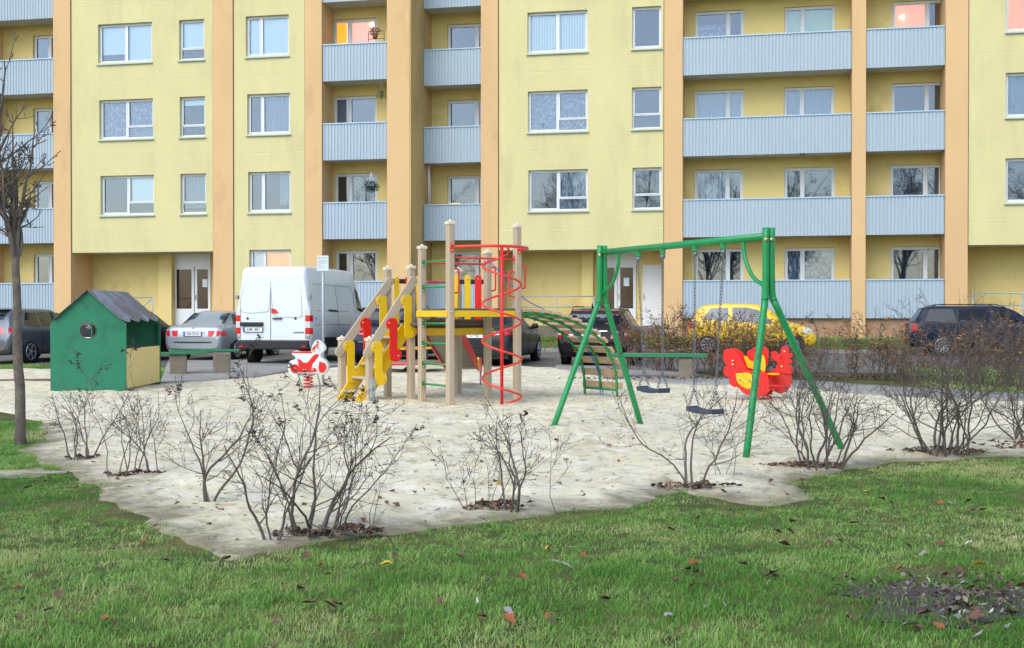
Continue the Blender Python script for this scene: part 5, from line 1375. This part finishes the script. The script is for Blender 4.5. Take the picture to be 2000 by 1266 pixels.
# white panel van
VAN = [(0,.52,1.30,2.36,.94,1.0,.84),(.05,.45,1.32,2.49,.98,1.02,.86),(.12,.42,1.32,2.55,1.0,1.035,.87),(.6,.40,1.32,2.58,1.0,1.035,.87),(3.5,.40,1.32,2.56,1.0,1.035,.87),(3.9,.40,1.30,2.36,1.0,1.03,.85),(4.45,.38,1.28,1.62,1.0,1.02,.84),(5.1,.36,1.02,1.20,.98,.99,.82),(5.35,.36,.8,.92,.92,.94,.8),(5.45,.40,.70,.76,.84,.86,.76)]
def x4_(V, sh, bd):
    q = MB(); q.box(-.05,.10,-.98,.98,.42,.66); bp = q.build('rear_bumper', 'black_plastic', V, .03, 2)
    for s in (-1, 1):
        q = MB(); q.box(-.056,-.048, s*.86-.05, s*.86+.05, .47,.52); q.build('reflector', 'lamp_red', bp)
    q = MB(); q.tube([(-.004,.06,.66),(-.006,.06,1.4),(.008,.06,2.38)], .007, 4); q.build('door_seam', 'arch', bd)
    for s, y in ((1, .90), (-1, -.885)):
        q = MB(); q.tube([(.002,y,.66),(.002,y*1.015,1.3),(.035,y*.90,2.30)], .006, 4); q.build('door_seam', 'arch', bd)
    # raised window blanks pressed into the doors
    for y0, y1 in ((.12,.84), (-.82,.0)):
        zz = [(y0+.02,1.36),(y1-.04,1.36 if y0 > 0 else 1.24),(y1-.0,1.42),(y1-.06,2.00),(y1-.12,2.06),(y0+.02,2.06)]
        if y0 < 0: zz = [(-.80,1.26),(-.16,1.26),(-.02,1.40),(.0,2.06),(-.70,2.06),(-.77,2.0)]
        else: zz = [(.12,1.40),(.86,1.40),(.83,1.98),(.76,2.06),(.12,2.06)]
        P = [(-.012 + .012*((z-1.3)/1.0 if z > 1.3 else 0)*1.6, y, z) for y, z in zz]; q = MB(); q.tube(smooth(P+[P[0]], 4), .0045, 5); q.build('door_pressing', 'paint_silver', bd)
    plate(V, 'KM- 881', -.03, .54, .93); q = MB(); q.box(-.05,-.004,.26,.90,1.02,1.12); q.build('plate_lamp_bar', 'black_plastic', V, .012)
    q = MB(); q.box(-.05,-.004,-.26,.0,1.20,1.235); q.build('door_handle', 'black_plastic', V, .008)
    q = MB(); q.add([(-.03,.03,1.36),(-.03,-.16,1.36),(-.03,-.08,1.46),(-.03,.03,1.48),(.0,.03,1.36),(.0,-.16,1.36),(.0,-.08,1.46),(.0,.03,1.48)], [(3,2,1,0),(4,5,6,7),(0,1,5,4),(1,2,6,5),(2,3,7,6),(3,0,4,7)]); q.build('brake_light', 'lamp_red', V)
    for y in (.70, -.62):
        q = MB(); q.lathe([(.035,-.006),(.03,.01)], 12, mv(-.004,y,1.22) @ rot('Y', -math.pi/2)); q.build('door_knob', 'black_plastic', V)
    for s in (-1, 1):
        q = MB(); q.box(-.02,.10, s*1.0-.03, s*1.0+.035, 1.72,1.82); q.build('hinge', 'steel', V, .01)
        for z0, z1, m in ((.82,.98,'lamp_red'),(.98,1.14,'lamp_clear'),(1.14,1.30,'lamp_red'),(1.30,1.48,'lamp_clear')):
            q = MB(); q.add([(-.018,s*.895,z0),(-.018,s*1.02,z0),(.11,s*1.058,z0),(-.018,s*.895,z1),(-.018,s*1.02,z1),(.11,s*1.058,z1),(.11,s*.9,z0),(.11,s*.9,z1)],
                [(0,1,4,3) if s < 0 else (0,3,4,1),(1,2,5,4) if s < 0 else (1,4,5,2),(3,4,5,7),(0,6,2,1)]); q.build('tail_light', m, V)
        q = MB(); q.box(-.02,.02, s*.95-.05, s*.95+.05, .70,.78); q.build('step_lamp', 'steel', V, .01)
    q = MB(); [q.box(-.014, -.008, -.56-.033*i-.026, -.56-.033*i, .848, .868+(.008 if i in (3,7) else 0)) for i in range(9)]; q.build('lettering', 'ink', V)
    q = MB(); side_poly(q, sh, [(1.3,1.40),(2.05,1.38),(2.05,1.44),(1.3,1.46)], -1, .012); q.build('slide_rail', 'black_plastic', V)
    q = MB(); side_poly(q, sh, [(.9,.45),(3.6,.45),(3.6,.70),(.9,.72)], -1, .014); q.build('side_moulding', 'black_plastic', V)
    q = MB(); q.lathe([(.018,-.01),(.018,.01)], 10, mv(.35,-1.055,1.22) @ rot('X', math.pi/2)); q.build('fuel_lock', 'black_plastic', V)
    for poly in ([(.42,2.12),(3.3,2.10),(3.42,1.9),(3.42,1.45)], [(.42,1.42),(3.4,1.40)], [(.3,1.05),(3.5,1.04)], [(2.05,.72),(2.05,2.35)], [(3.45,.6),(3.5,2.2)]): seam(V, bd, sh, poly, -1)
    mirror(V, sh, 4.15, 1.42, 'black_plastic')
vehicle('panel_van', 'white high roof panel van parked with its rear doors to the playground', 'van', spot(533, 30.9), UP, VAN, 'paint_white', 'car_glass', (.95, 4.55), .345,
   [[(3.62,1.36),(4.35,1.34),(4.0,2.02),(3.66,2.08)]], None, (), x4_, spokes=6, windscreen=(.75,1.3,2.2,.9))
# dark blue wagon behind the stairs
def x5_(V, sh, bd):
    roof_rails(V, sh, .6, 2.6); badge_ring(V, sh.x_rear(.93)-.02, 0, .93, .06, 'vw'); plate(V, '', sh.x_rear(.72)-.03, .0, .74); bar(V, sh, .6, .60, .62, 'chrome', 'bumper_strip', .016)
    for s in (-1, 1):
        for y, r, m in ((.70,.075,'lamp_clear'),(.54,.07,'lamp_red')):
            q = MB(); q.lathe([(r,-.012),(r*.9,.012)], 18, mv(sh.x_rear(.90)-.03+.03*(y/.8)**3, s*y, .90) @ rot('Y', -math.pi/2)); q.build('lamp_ring', m, V)
vehicle('station_wagon', 'dark blue station wagon parked right of the white van behind the tower stairs', 'car', spot(742, 31.0), UP, WAGON(4.77, 1.50, .91), 'paint_dkblue', 'car_glass_dark', (1.0, 3.72), .325,
   [[(.55,1.0),(1.35,.98),(1.35,1.40),(.78,1.39)], [(1.45,.98),(2.4,.97),(2.35,1.41),(1.45,1.41)]], (.66,1.02,1.40,.84), [(.42,.82,.80,.99,'lamp_red',.3)], x5_)
# graphite sedan behind the spiral pole
def x6_(V, sh, bd):
    plate(V, '  L- 92', sh.x_rear(.78)-.03, .02, .80); bar(V, sh, .70, .52, .56, 'black_plastic', 'bumper_strip', .012); mirror(V, sh, 3.1, .98, 'paint_graphite')
    q = MB(); side_poly(q, sh, [(1.0,.975),(3.3,.945),(3.3,.955),(1.0,.985)], -1, .012); q.build('window_trim', 'chrome', V)
vehicle('sedan', 'graphite sedan seen through the play tower behind the red spiral pole', 'car', spot(925, 29.6), UP, SEDAN(4.75, 1.47, .92), 'paint_graphite', 'car_glass', (1.0, 3.85), .335,
   [[(1.0,1.0),(1.45,.98),(1.5,1.38),(1.32,1.36)], [(1.52,.98),(2.45,.96),(2.38,1.40),(1.58,1.39)], [(2.53,.95),(3.35,.93),(2.75,1.34),(2.46,1.38)]], (.66,1.07,1.38,.88),
   [(.42,.84,.80,.90,'lamp_red',.38), (.42,.64,.82,.86,'lamp_clear',0)], x6_, [([(1.55,.30),(1.50,.6),(1.52,.97)],-1), ([(2.5,.28),(2.5,.95)],-1)], 9, handles=[(1.8,.86),(2.8,.86)])
# black wagon with star badge
def x7_(V, sh, bd):
    roof_rails(V, sh, .45, 2.7); badge_ring(V, sh.x_rear(1.0)-.02, .06, .985, .048, 'star'); plate(V, '     8473', sh.x_rear(.80)-.03, .06, .80); bar(V, sh, .36, .90, .912, 'chrome', 'tailgate_strip', .020)
    bar(V, sh, .62, 1.415, 1.44, 'lamp_red', 'high_brake_light', .02); q = MB(); q.tube([(sh.x_rear(1.08)-.03,.05,1.06),(sh.x_rear(1.08)-.03,.35,1.09)], .012, 6); q.build('rear_wiper', 'black_plastic', V)
    bar(V, sh, .80, .50, .54, 'paint_black', 'bumper_strip', .02); q = MB(); q.tube([(.75,.1,1.49),(.66,.1,1.62)], [.03,.006], 6); q.build('aerial', 'black_plastic', V)
vehicle('station_wagon', 'black station wagon with star badge and roof rails behind the arch climber', 'car', spot(1157, 29.8), UP, WAGON(4.86, 1.475, .91, .55), 'paint_black', 'car_glass', (1.02, 3.85), .335,
   [[(.62,1.02),(1.35,1.0),(1.38,1.38),(.90,1.37)], [(1.48,.99),(2.45,.97),(2.38,1.40),(1.48,1.40)], [(2.53,.96),(3.45,.94),(2.85,1.34),(2.46,1.39)]], (.68,1.06,1.40,.84),
   [(.46,.84,.72,.80,'lamp_red',.34), (.50,.84,.80,.86,'lamp_clear',.22), (.54,.84,.86,.93,'lamp_red',.28)], x7_, [([(1.45,.30),(1.40,.6),(1.45,.98)],-1)], 7)
# yellow city car side on
def x8_(V, sh, bd):
    mirror(V, sh, 2.62, .98, 'paint_yellow')
    for s in (-1, 1):
        q = MB(); side_poly(q, sh, [(3.38,.66),(3.70,.66),(3.66,.80),(3.42,.84)], s, .012); q.build('headlight', 'lamp_clear', V)
        q = MB(); side_poly(q, sh, [(2.86,.72),(2.92,.72),(2.92,.75),(2.86,.75)], s, .012); q.build('side_repeater', 'lamp_clear', V)
        q = MB(); side_poly(q, sh, [(.85,.36),(2.85,.36),(2.85,.40),(.85,.40)], s, .010); q.build('side_moulding', 'black_plastic', V)
FOX = [(0,.36,.60,.64,.72,.74,.68),(.04,.28,.80,.86,.78,.80,.74),(.10,.26,.98,1.04,.80,.815,.72),(.34,.25,1.0,1.40,.81,.825,.60),(.50,.24,1.0,1.49,.81,.83,.60),(1.2,.22,.98,1.545,.81,.83,.61),(1.95,.22,.94,1.53,.81,.83,.60),(2.25,.22,.93,1.46,.81,.83,.60),(3.0,.22,.92,1.0,.81,.82,.68),(3.45,.24,.80,.86,.78,.79,.68),(3.72,.28,.62,.68,.70,.72,.64),(3.80,.36,.52,.56,.62,.66,.6)]
X, Y = at_depth(1345, 36.9)
vehicle('city_car', 'yellow small hatchback parked side on behind the leafy hedge', 'car', (X, Y, terrain(X, Y)+.012), 0.0, FOX, 'paint_yellow', 'car_glass', (.62, 3.10), .30,
   [[(.52,1.03),(1.22,1.0),(1.22,1.42),(.72,1.42),(.58,1.25)], [(1.36,1.0),(2.58,.94),(2.05,1.40),(1.75,1.43),(1.34,1.43)]], (.52,1.05,1.42,.85),
   [(.52,.76,.78,1.02,'lamp_red',.20)], x8_, [([(1.29,.32),(1.27,1.0)],-1), ([(2.72,.35),(2.76,.6),(2.66,.92)],-1)], 8, handles=[(1.5,.86)], windscreen=(.62,1.02,1.46,.86))
# navy wagon at the right edge
def x9_(V, sh, bd):
    roof_rails(V, sh, .55, 2.7); mirror(V, sh, 3.2, .98, 'paint_navy'); q = MB(); q.tube([(.55,0,1.46),(.25,0,1.72)], [.008,.003], 5); q.build('aerial', 'black_plastic', V)
X, Y = at_depth(1771, 35.9)
vehicle('station_wagon', 'navy blue station wagon parked side on at the right edge behind bare shrubs', 'car', (X, Y, terrain(X, Y)+.012), 0.0, WAGON(4.42, 1.46, .865, .42), 'paint_navy', 'car_glass_dark', (.90, 3.42), .315,
   [[(.38,.98),(1.28,.97),(1.28,1.37),(.58,1.37)], [(1.36,.97),(2.20,.96),(2.20,1.38),(1.36,1.38)], [(2.28,.96),(3.15,.93),(2.62,1.33),(2.28,1.38)]], (.62,1.02,1.37,.84),
   [(.56,.82,.72,.96,'lamp_red',.14)], x9_, [([(1.32,.30),(1.26,.6),(1.32,.97)],-1), ([(2.24,.28),(2.24,.95)],-1)], 10, handles=[(1.55,.86),(2.5,.86)])
# ------------------------------------------------------------------ bare shrubs and trees
def grow(R, p, d, L, r, lvl, out, opt):
    n = max(4, int(L/opt['seg'])); pts = [p.copy()]; rad = [r]; cur = p.copy(); dv = d.normalized()
    for i in range(n):
        wob = Vector((R.gauss(0,1), R.gauss(0,1), R.gauss(0,.6)))*opt['wob']
        dv = (dv + wob + Vector((0,0,opt['up']))).normalized(); cur = cur + dv*(L/n); pts.append(cur.copy()); rad.append(max(opt['rmin'], r*(1-.78*(i+1)/n)))
    out.append((pts, rad, lvl))
    if lvl < opt['levels']:
        k = opt['kids'][lvl]; k = R.randint(max(1, k-1), k+1)
        for j in range(k):
            t = R.uniform(opt['from'], 1.0); i = min(n-1, int(t*n)); base = pts[i]; bd = (pts[i+1]-pts[i]).normalized()
            ax = bd.cross(Vector((R.gauss(0,1), R.gauss(0,1), R.gauss(0,1)))).normalized(); a = math.radians(R.uniform(*opt['ang']))
            nd = bd*math.cos(a) + ax*math.sin(a)
            grow(R, base, nd, L*R.uniform(*opt['len'])*(1-.45*t), max(opt['rmin'], rad[i]*.62), lvl+1, out, opt)
OPT = dict(seg=.06, wob=.17, up=.05, rmin=.0016, levels=3, kids=[4,3,1], ang=(25,65), len=(.38,.72))
OPT['from'] = .22
def tubes(br, mb):
    for pts, rad, lvl in br:
        if lvl >= 2: pts = pts[::2] + ([pts[-1]] if len(pts) % 2 == 0 else []); rad = rad[::2] + ([rad[-1]] if len(rad) % 2 == 0 else [])
        mb.tube(pts, rad, 6 if lvl == 0 else (4 if lvl == 1 else 3), caps=False)
def shrub(label, px, py, h, stems, seed, spread=.45, base=.06, r0=.011, clusters=0, opt=None, m='twig', lean=(0,0), name='bare_shrub', group='bare shrubs round the sand'):
    g = gp(px, py); R = random.Random(seed); o = dict(OPT); o.update(opt or {})
    S_ = thing(name, label, 'shrub', (g.x, g.y, max(terrain(g.x, g.y), sandz(g.x, g.y) if pip(g.x, g.y, SXY) else -1)), 0, group); tips = []
    for i in range(stems):
        a = 2*math.pi*(i+R.random()*.8)/stems; rr = base*math.sqrt(R.random()); p = Vector((rr*math.cos(a), rr*math.sin(a), -.04)); k = R.uniform(.25, 1.0)*spread
        d = Vector((math.cos(a)*k + lean[0], math.sin(a)*k + lean[1], 1)); L = h*R.uniform(.62, 1.05)*(1 if i else 1.05); br = []
        grow(R, p, d, L, r0*R.uniform(.40, .85)*(1.2 if i == 0 else 1), 0, br, o); mb = MB(); tubes(br, mb); mb.build('stem', m, S_)
        tips += [(b[0][-1], b[0][-1]-b[0][-2]) for b in br if b[2] >= 1]
    # buds on the twig ends, withered leaf clusters on some
    if clusters:
        mb = MB(); R.shuffle(tips); tips.sort(key=lambda t: -t[0].z + R.uniform(0,.5)*h)
        for tp, d in tips[:clusters]:
            for _ in range(R.randint(6, 12)):
                c = tp - d*R.uniform(0, 2.2) + Vector((R.gauss(0,.009), R.gauss(0,.009), R.gauss(-.006,.010))); s = R.uniform(.010, .021)
                M = Matrix.Translation(c) @ rot('Z', R.uniform(0,6.28)) @ rot('X', R.uniform(-1.4,1.4))
                mb.add([(-s*.8,0,0),(0,-s*.42,s*.2),(s*.9,0,0),(0,s*.42,s*.25)], [(0,1,2,3)], M)
        tag(mb.build('withered_leaves', 'dead_leaf', S_), kind='stuff')
    mb = MB()
    for tp, d in tips:
        if R.random() < .6: mb.lathe([(.001,-.004),(.0032,0),(.001,.007)], 4, Matrix.Translation(tp))
    tag(mb.build('buds', 'dead_leaf', S_), kind='stuff')
    return S_
shrub('leftmost low bare shrub in front of the green playhouse', 160, 903, .95, 7, 11, .62, .10, .012, 4)
shrub('bare shrub with withered leaf tufts second from the left in the sand', 262, 936, 1.0, 9, 12, .45, .22, .011, 16)
shrub('bare shrub with forked pale trunk and dark seed clusters left of centre', 408, 992, 1.15, 4, 13, .42, .03, .020, 22, dict(kids=[6,3,2]))
shrub('dark slanting bare shrub at the lower sand corner', 528, 1062, 1.12, 4, 14, .5, .06, .013, 8, lean=(-.12,.0))
shrub('largest bare shrub with many stems at the front corner of the sand', 612, 1052, 1.18, 7, 15, .5, .14, .017, 18, dict(kids=[5,3,1]))
shrub('thin upright bare shrub beside the largest front shrub', 655, 1043, .98, 4, 16, .5, .05, .010, 10, lean=(.28,.05))
shrub('single thin twig standing at the lawn edge right of the largest shrub', 722, 1052, .52, 2, 17, .15, .02, .005, 0, dict(levels=1, kids=[2,0,0]))
shrub('bare shrub with stout stem in front of the red spiral pole', 1000, 1006, .98, 5, 18, .55, .05, .018, 2, dict(kids=[5,3,2]))
shrub('low twiggy shoots left of the stout stemmed shrub', 935, 1000, .62, 6, 19, .5, .16, .006, 0, dict(levels=2))
shrub('single thin sapling shoot at the grass edge right of the stout stemmed shrub', 1090, 1004, .60, 1, 20, .1, .01, .006, 0, dict(levels=2, kids=[4,2,0]))
shrub('spreading bare shrub with pale forked stem below the swing seats', 1350, 957, 1.12, 4, 21, .75, .05, .018, 2, dict(kids=[5,3,2]))
shrub('thin low shoots right of the spreading pale shrub', 1412, 942, .75, 4, 22, .45, .1, .006, 0, dict(levels=2), lean=(.1,0))
shrub('dense bare shrub in front of the right swing legs', 1600, 917, 1.15, 13, 23, .6, .22, .017, 4, dict(kids=[6,4,2]))
shrub('big dark bare shrub in front of the navy wagon', 1850, 892, 1.45, 15, 24, .7, .22, .020, 0, dict(kids=[8,5,2]))
shrub('bare shrub cut by the right edge of the picture', 2010, 868, 1.38, 13, 25, .6, .22, .018, 0, dict(kids=[7,5,2]))
# young street tree at the left
def tree(label, loc, H, r0, seed, trunk_h, limbs, name='young_tree', group=None, opt=None, lean=(0,0)):
    R = random.Random(seed); T_ = thing(name, label, 'tree', loc, 0, group); pts = []; rad = []
    for i in range(13):
        t = i/12; pts.append(Vector((lean[0]*t + R.gauss(0,.006), lean[1]*t + R.gauss(0,.006), -.06 + trunk_h*t))); rad.append(r0*(1.25 if i == 0 else (1.05-.35*t)))
    mb = MB(); mb.tube(pts, rad, 12); mb.build('trunk', 'bark', T_)
    o = dict(OPT); o.update(dict(seg=.11, wob=.12, up=.09, kids=[8,4,2], rmin=.0046, ang=(30,75), len=(.26,.48))); o.update(opt or {})
    for i in range(limbs):
        a = 2*math.pi*(i + R.random()*.5)/limbs; k = R.uniform(.14, .42) if i else .03; br = []
        b = pts[-1] - Vector((0,0,R.uniform(0,.35)*(trunk_h*.25))) if i else pts[-1]
        L = (H-trunk_h)*(R.uniform(.55,.95) if i else 1.12)
        grow(R, b, Vector((math.cos(a)*k, math.sin(a)*k, 1)), L, r0*(.42 if i else .62), 0, br, o); mb = MB(); tubes(br, mb); mb.build('limb', 'bark', T_)
    return T_
g = gp(40, 871); tree('slim bare young tree with upright branches at the left edge', (g.x, g.y, g.z), 4.1, .058, 31, 2.15, 9, lean=(-.06,0))
shrub('few thin shoots at the foot of the young tree', 48, 872, .42, 6, 32, .2, .14, .005, 0, dict(levels=1, kids=[2,0,0]), group='shoots')

# tall trees behind the lawn: only their mirror image shows, in the lower windows
R = random.Random(19)
tr0 = tree('tall bare tree behind the lawn mirrored in the lower windows left of the navy wagon', (8.5, -13, 0), 15.5, .22, 55, 4.0, 8, 'bare_tree', 'tall trees mirrored in the windows', dict(seg=.5, kids=[9,6,4], rmin=.013, wob=.12, up=.05, len=(.35,.6)))
for i, (X, Y, sc, rz, lb) in enumerate(((15, -16, 1.05, 1.2, 'tall bare tree mirrored in the windows above the navy wagon'), (22, -14, .95, 2.6, 'tall bare tree mirrored in the windows at the right edge'), (2.5, -17, 1.0, 4.0, 'tall bare tree mirrored in the windows above the yellow car'), (-16, -15, .95, 5.1, 'tall bare tree mirrored in the window above the arch climber'), (-5, -24, .9, .6, 'tall bare tree mirrored in the small windows left of the swing'))):
    c = tr0.copy(); COL.objects.link(c); c.location = (X, Y, 0); c.rotation_euler = (0, 0, rz); c.scale = (sc,)*3; c['label'] = lb
    for ch in list(tr0.children):
        d = ch.copy(); COL.objects.link(d); d.parent = c
for i in range(12):  # far row, added unseen behind the camera to darken reflections in the lower windows
    c = tr0.copy(); COL.objects.link(c); c.location = (-44 + 8.2*i + R.uniform(-2, 2), -38 - 14*R.random(), 0); c.rotation_euler = (0, 0, R.uniform(0, 6.28)); c.scale = (R.uniform(.9, 1.15),)*3
    c['label'] = 'unseen bare tree added in a far row to darken the ground floor window reflections'
    for ch in list(tr0.children):
        d = ch.copy(); COL.objects.link(d); d.parent = c
# leafy autumn hedge bushes by the road
mat('hedge_leaf', C(136,94,56), 0.75, 0.4, 30, col2=C(172,134,62), c2scale=9, c2lo=0.5, c2hi=0.6)
mat('hedge_twig', C(98,84,74), 0.9, 0.3, 12)
HB = []
def hedge_bush(seed, h, w):
    R = random.Random(seed); tw = MB(); lf = MB(); o = dict(OPT); o.update(dict(seg=.10, levels=2, kids=[5,4,2], rmin=.0028, wob=.13, up=.04))
    for i in range(22):
        a = R.uniform(0, 6.283); rr = w*.55*math.sqrt(R.random()); br = []
        grow(R, Vector((rr*math.cos(a), rr*math.sin(a), -.03)), Vector((math.cos(a)*.32*R.random(), math.sin(a)*.32*R.random(), 1)), h*R.uniform(.45,1.05), .0075, 0, br, o); tubes(br, tw)
        for pts, rad, lvl in br:
            for p in pts[1:]:
                if R.random() < (.26 if lvl else .06):
                    s = R.uniform(.018,.036); M = Matrix.Translation(p + Vector((R.gauss(0,.012),R.gauss(0,.012),R.gauss(0,.012)))) @ rot('Z', R.uniform(0,6.28)) @ rot('X', R.uniform(-1.2,1.2))
                    lf.add([(-s,0,0),(0,-s*.6,s*.15),(s,0,0),(0,s*.6,s*.15)], [(0,1,2,3)], M)
    out = []
    for nm, mb, m in (('branches', tw, 'hedge_twig'), ('foliage', lf, 'hedge_leaf')):
        me = bpy.data.meshes.new(nm); me.from_pydata(mb.v, [], mb.f); me.update(); me.materials.append(MATS[m]); out.append((nm, me))
    return out
HB = [hedge_bush(40+i, 1.15, .85) for i in range(3)]
hedge_px = [(1275,731,1.2,'orange leaved hedge bush just right of the black wagon behind the bench'), (1325,734,1.1,'hedge bush behind the rear swing seat'), (1375,738,1.12,'hedge bush before the tail of the yellow car'), (1425,740,1.16,'hedge bush before the yellow car left of the butterfly rider'),
            (1470,742,1.1,'hedge bush behind the butterfly rider'), (1520,743,1.0,'hedge bush before the front wheel of the yellow car'), (1570,745,.85,'low hedge bush before the nose of the yellow car'), (1690,748,1.14,'yellow leaved hedge bush standing alone left of the navy wagon'), (1770,752,.85,'hedge bush before the tail of the navy wagon'),
            (1850,757,1.0,'hedge bush before the rear wheel of the navy wagon'), (1930,762,1.05,'hedge bush before the middle of the navy wagon'), (1995,766,1.05,'hedge bush at the right edge before the navy wagon')]
R = random.Random(9)
for i, (px, py, sc, lb) in enumerate(hedge_px):
    g = gp(px, py-6); o = thing('hedge_bush', lb, 'bush', (g.x, g.y, g.z), R.uniform(0, 6.28), 'hedge bushes along the road'); o.scale = (sc*1.08, sc*1.08, sc*1.14)
    for nm, me in HB[i % 3]: tag(link(nm, me, None, o), kind='stuff')
# balcony plants
mat('terracotta', C(140,70,52), .8, .1); mat('plant_dark', C(60,84,62), .7, .3, 20, col2=C(110,104,140), c2scale=40, c2lo=.55, c2hi=.6); mat('dry_plant', C(134,92,66), .8, .3, 20); mat('plant_green', C(70,110,60), .7, .3, 20)
def place(px, py, D):
    Z = D/(CS + (px-1000)/FP*SN); return Vector((fx(px, D), D, zpix(py, Z)))
def leafball(mb, c, r, n, R, s=.035):
    for _ in range(n):
        v = Vector((R.gauss(0,1), R.gauss(0,1), R.gauss(0,1))).normalized()*(r*R.uniform(.5,1)); q = c + Vector((v.x, v.y, v.z*.8)); M = Matrix.Translation(q) @ rot('Z', R.uniform(0,6.28)) @ rot('X', R.uniform(-1.5,1.5))
        mb.add([(-s,0,0),(0,-s*.5,0),(s,0,0),(0,s*.5,0)], [(0,1,2,3)], M)
R = random.Random(12)
p = place(725, 365, DL-.12); hb = thing('hanging_basket', 'round hanging flower basket on the second floor balcony', 'flower basket', p)
q = MB(); leafball(q, Vector((0,0,0)), .29, 420, R); q.build('foliage', 'plant_dark', hb); q = MB(); q.lathe([(.07,-.12),(.13,.0),(.14,.03)], 14); q.build('pot', 'plant_dark', hb)
for a in (0, 2.1, 4.2):
    q = MB(); q.tube([(.13*math.cos(a), .13*math.sin(a), .03), (0,0,.5)], .006, 4); q.build('cord', 'pvc', hb)
p = place(745, 187, DL+.12); hb = thing('hanging_pot', 'small terracotta pot with trailing leaves hanging under the third floor balcony', 'flower pot', p)
q = MB(); q.lathe([(.055,-.08),(.085,.06)], 12); q.build('pot', 'terracotta', hb); q = MB(); q.tube([(0,0,.05),(0,0,.50)], .006, 4); q.build('cord', 'grey_metal', hb); q = MB()
for i in range(26):
    a = R.uniform(0, 6.28); l = R.uniform(.12,.25); q.tube(smooth([(.03*math.cos(a),.03*math.sin(a),.06), (l*.6*math.cos(a),l*.6*math.sin(a),.16), (l*math.cos(a),l*math.sin(a),.02), (l*1.1*math.cos(a),l*1.1*math.sin(a),-.12)], 3), [.006]*9+[.003], 3)
q.build('foliage', 'plant_green', hb)
p = place(733, 76, DL+.10); hb = thing('potted_plant', 'dry plant in a terracotta pot on the top left balcony rack', 'potted plant', p)
q = MB(); q.lathe([(.075,-.02),(.11,.12)], 12); q.build('pot', 'terracotta', hb); q = MB(); leafball(q, Vector((0,0,.26)), .2, 130, R, .04); 
for i in range(12):
    a = R.uniform(0, 6.28); q.tube([(0,0,.1),(.2*math.cos(a),.2*math.sin(a),R.uniform(.2,.5))], [.006,.003], 3)
q.build('foliage', 'dry_plant', hb)
rk = thing('plant_rack', 'thin black metal rack holding the dry potted plant', 'rack', p)
for x in (-.24, .34):
    q = MB(); q.tube([(x,0,-.32),(x,0,.24)], .010, 5); q.build('upright', 'black_plastic', rk)
for z in (-.03, .14, .24):
    q = MB(); q.tube([(-.24,-.02 if z < 0 else 0,z),(.34,-.02 if z < 0 else 0,z)], .010, 5); q.build('rail', 'black_plastic', rk)
p = place(838, 366, DR+.35); q = MB(); q.tube([(0,0,-1.0),(-.05,.05,1.4)], .022, 6); q.tube([(.06,0,-1.0),(.0,.06,1.2)], .018, 6); o = q.build('plank_bundle', 'pvc'); o.location = p; tag(o, 'two white poles leaning in the corner of the middle balcony', 'poles')
p = place(890, 402, DR+.25); q = MB(); q.box(-.28,.22,-.1,.1,-.08,.10); q.box(.22,.42,-.1,.1,-.08,.03); o = q.build('storage_box', 'wall_yellow', None, .05, 2); o.location = p; tag(o, 'beige bundle lying on top of the middle balcony behind the railing', 'bundle')
print('objects', len(bpy.data.objects), 'polys', sum(len(m.polygons) for m in bpy.data.meshes))
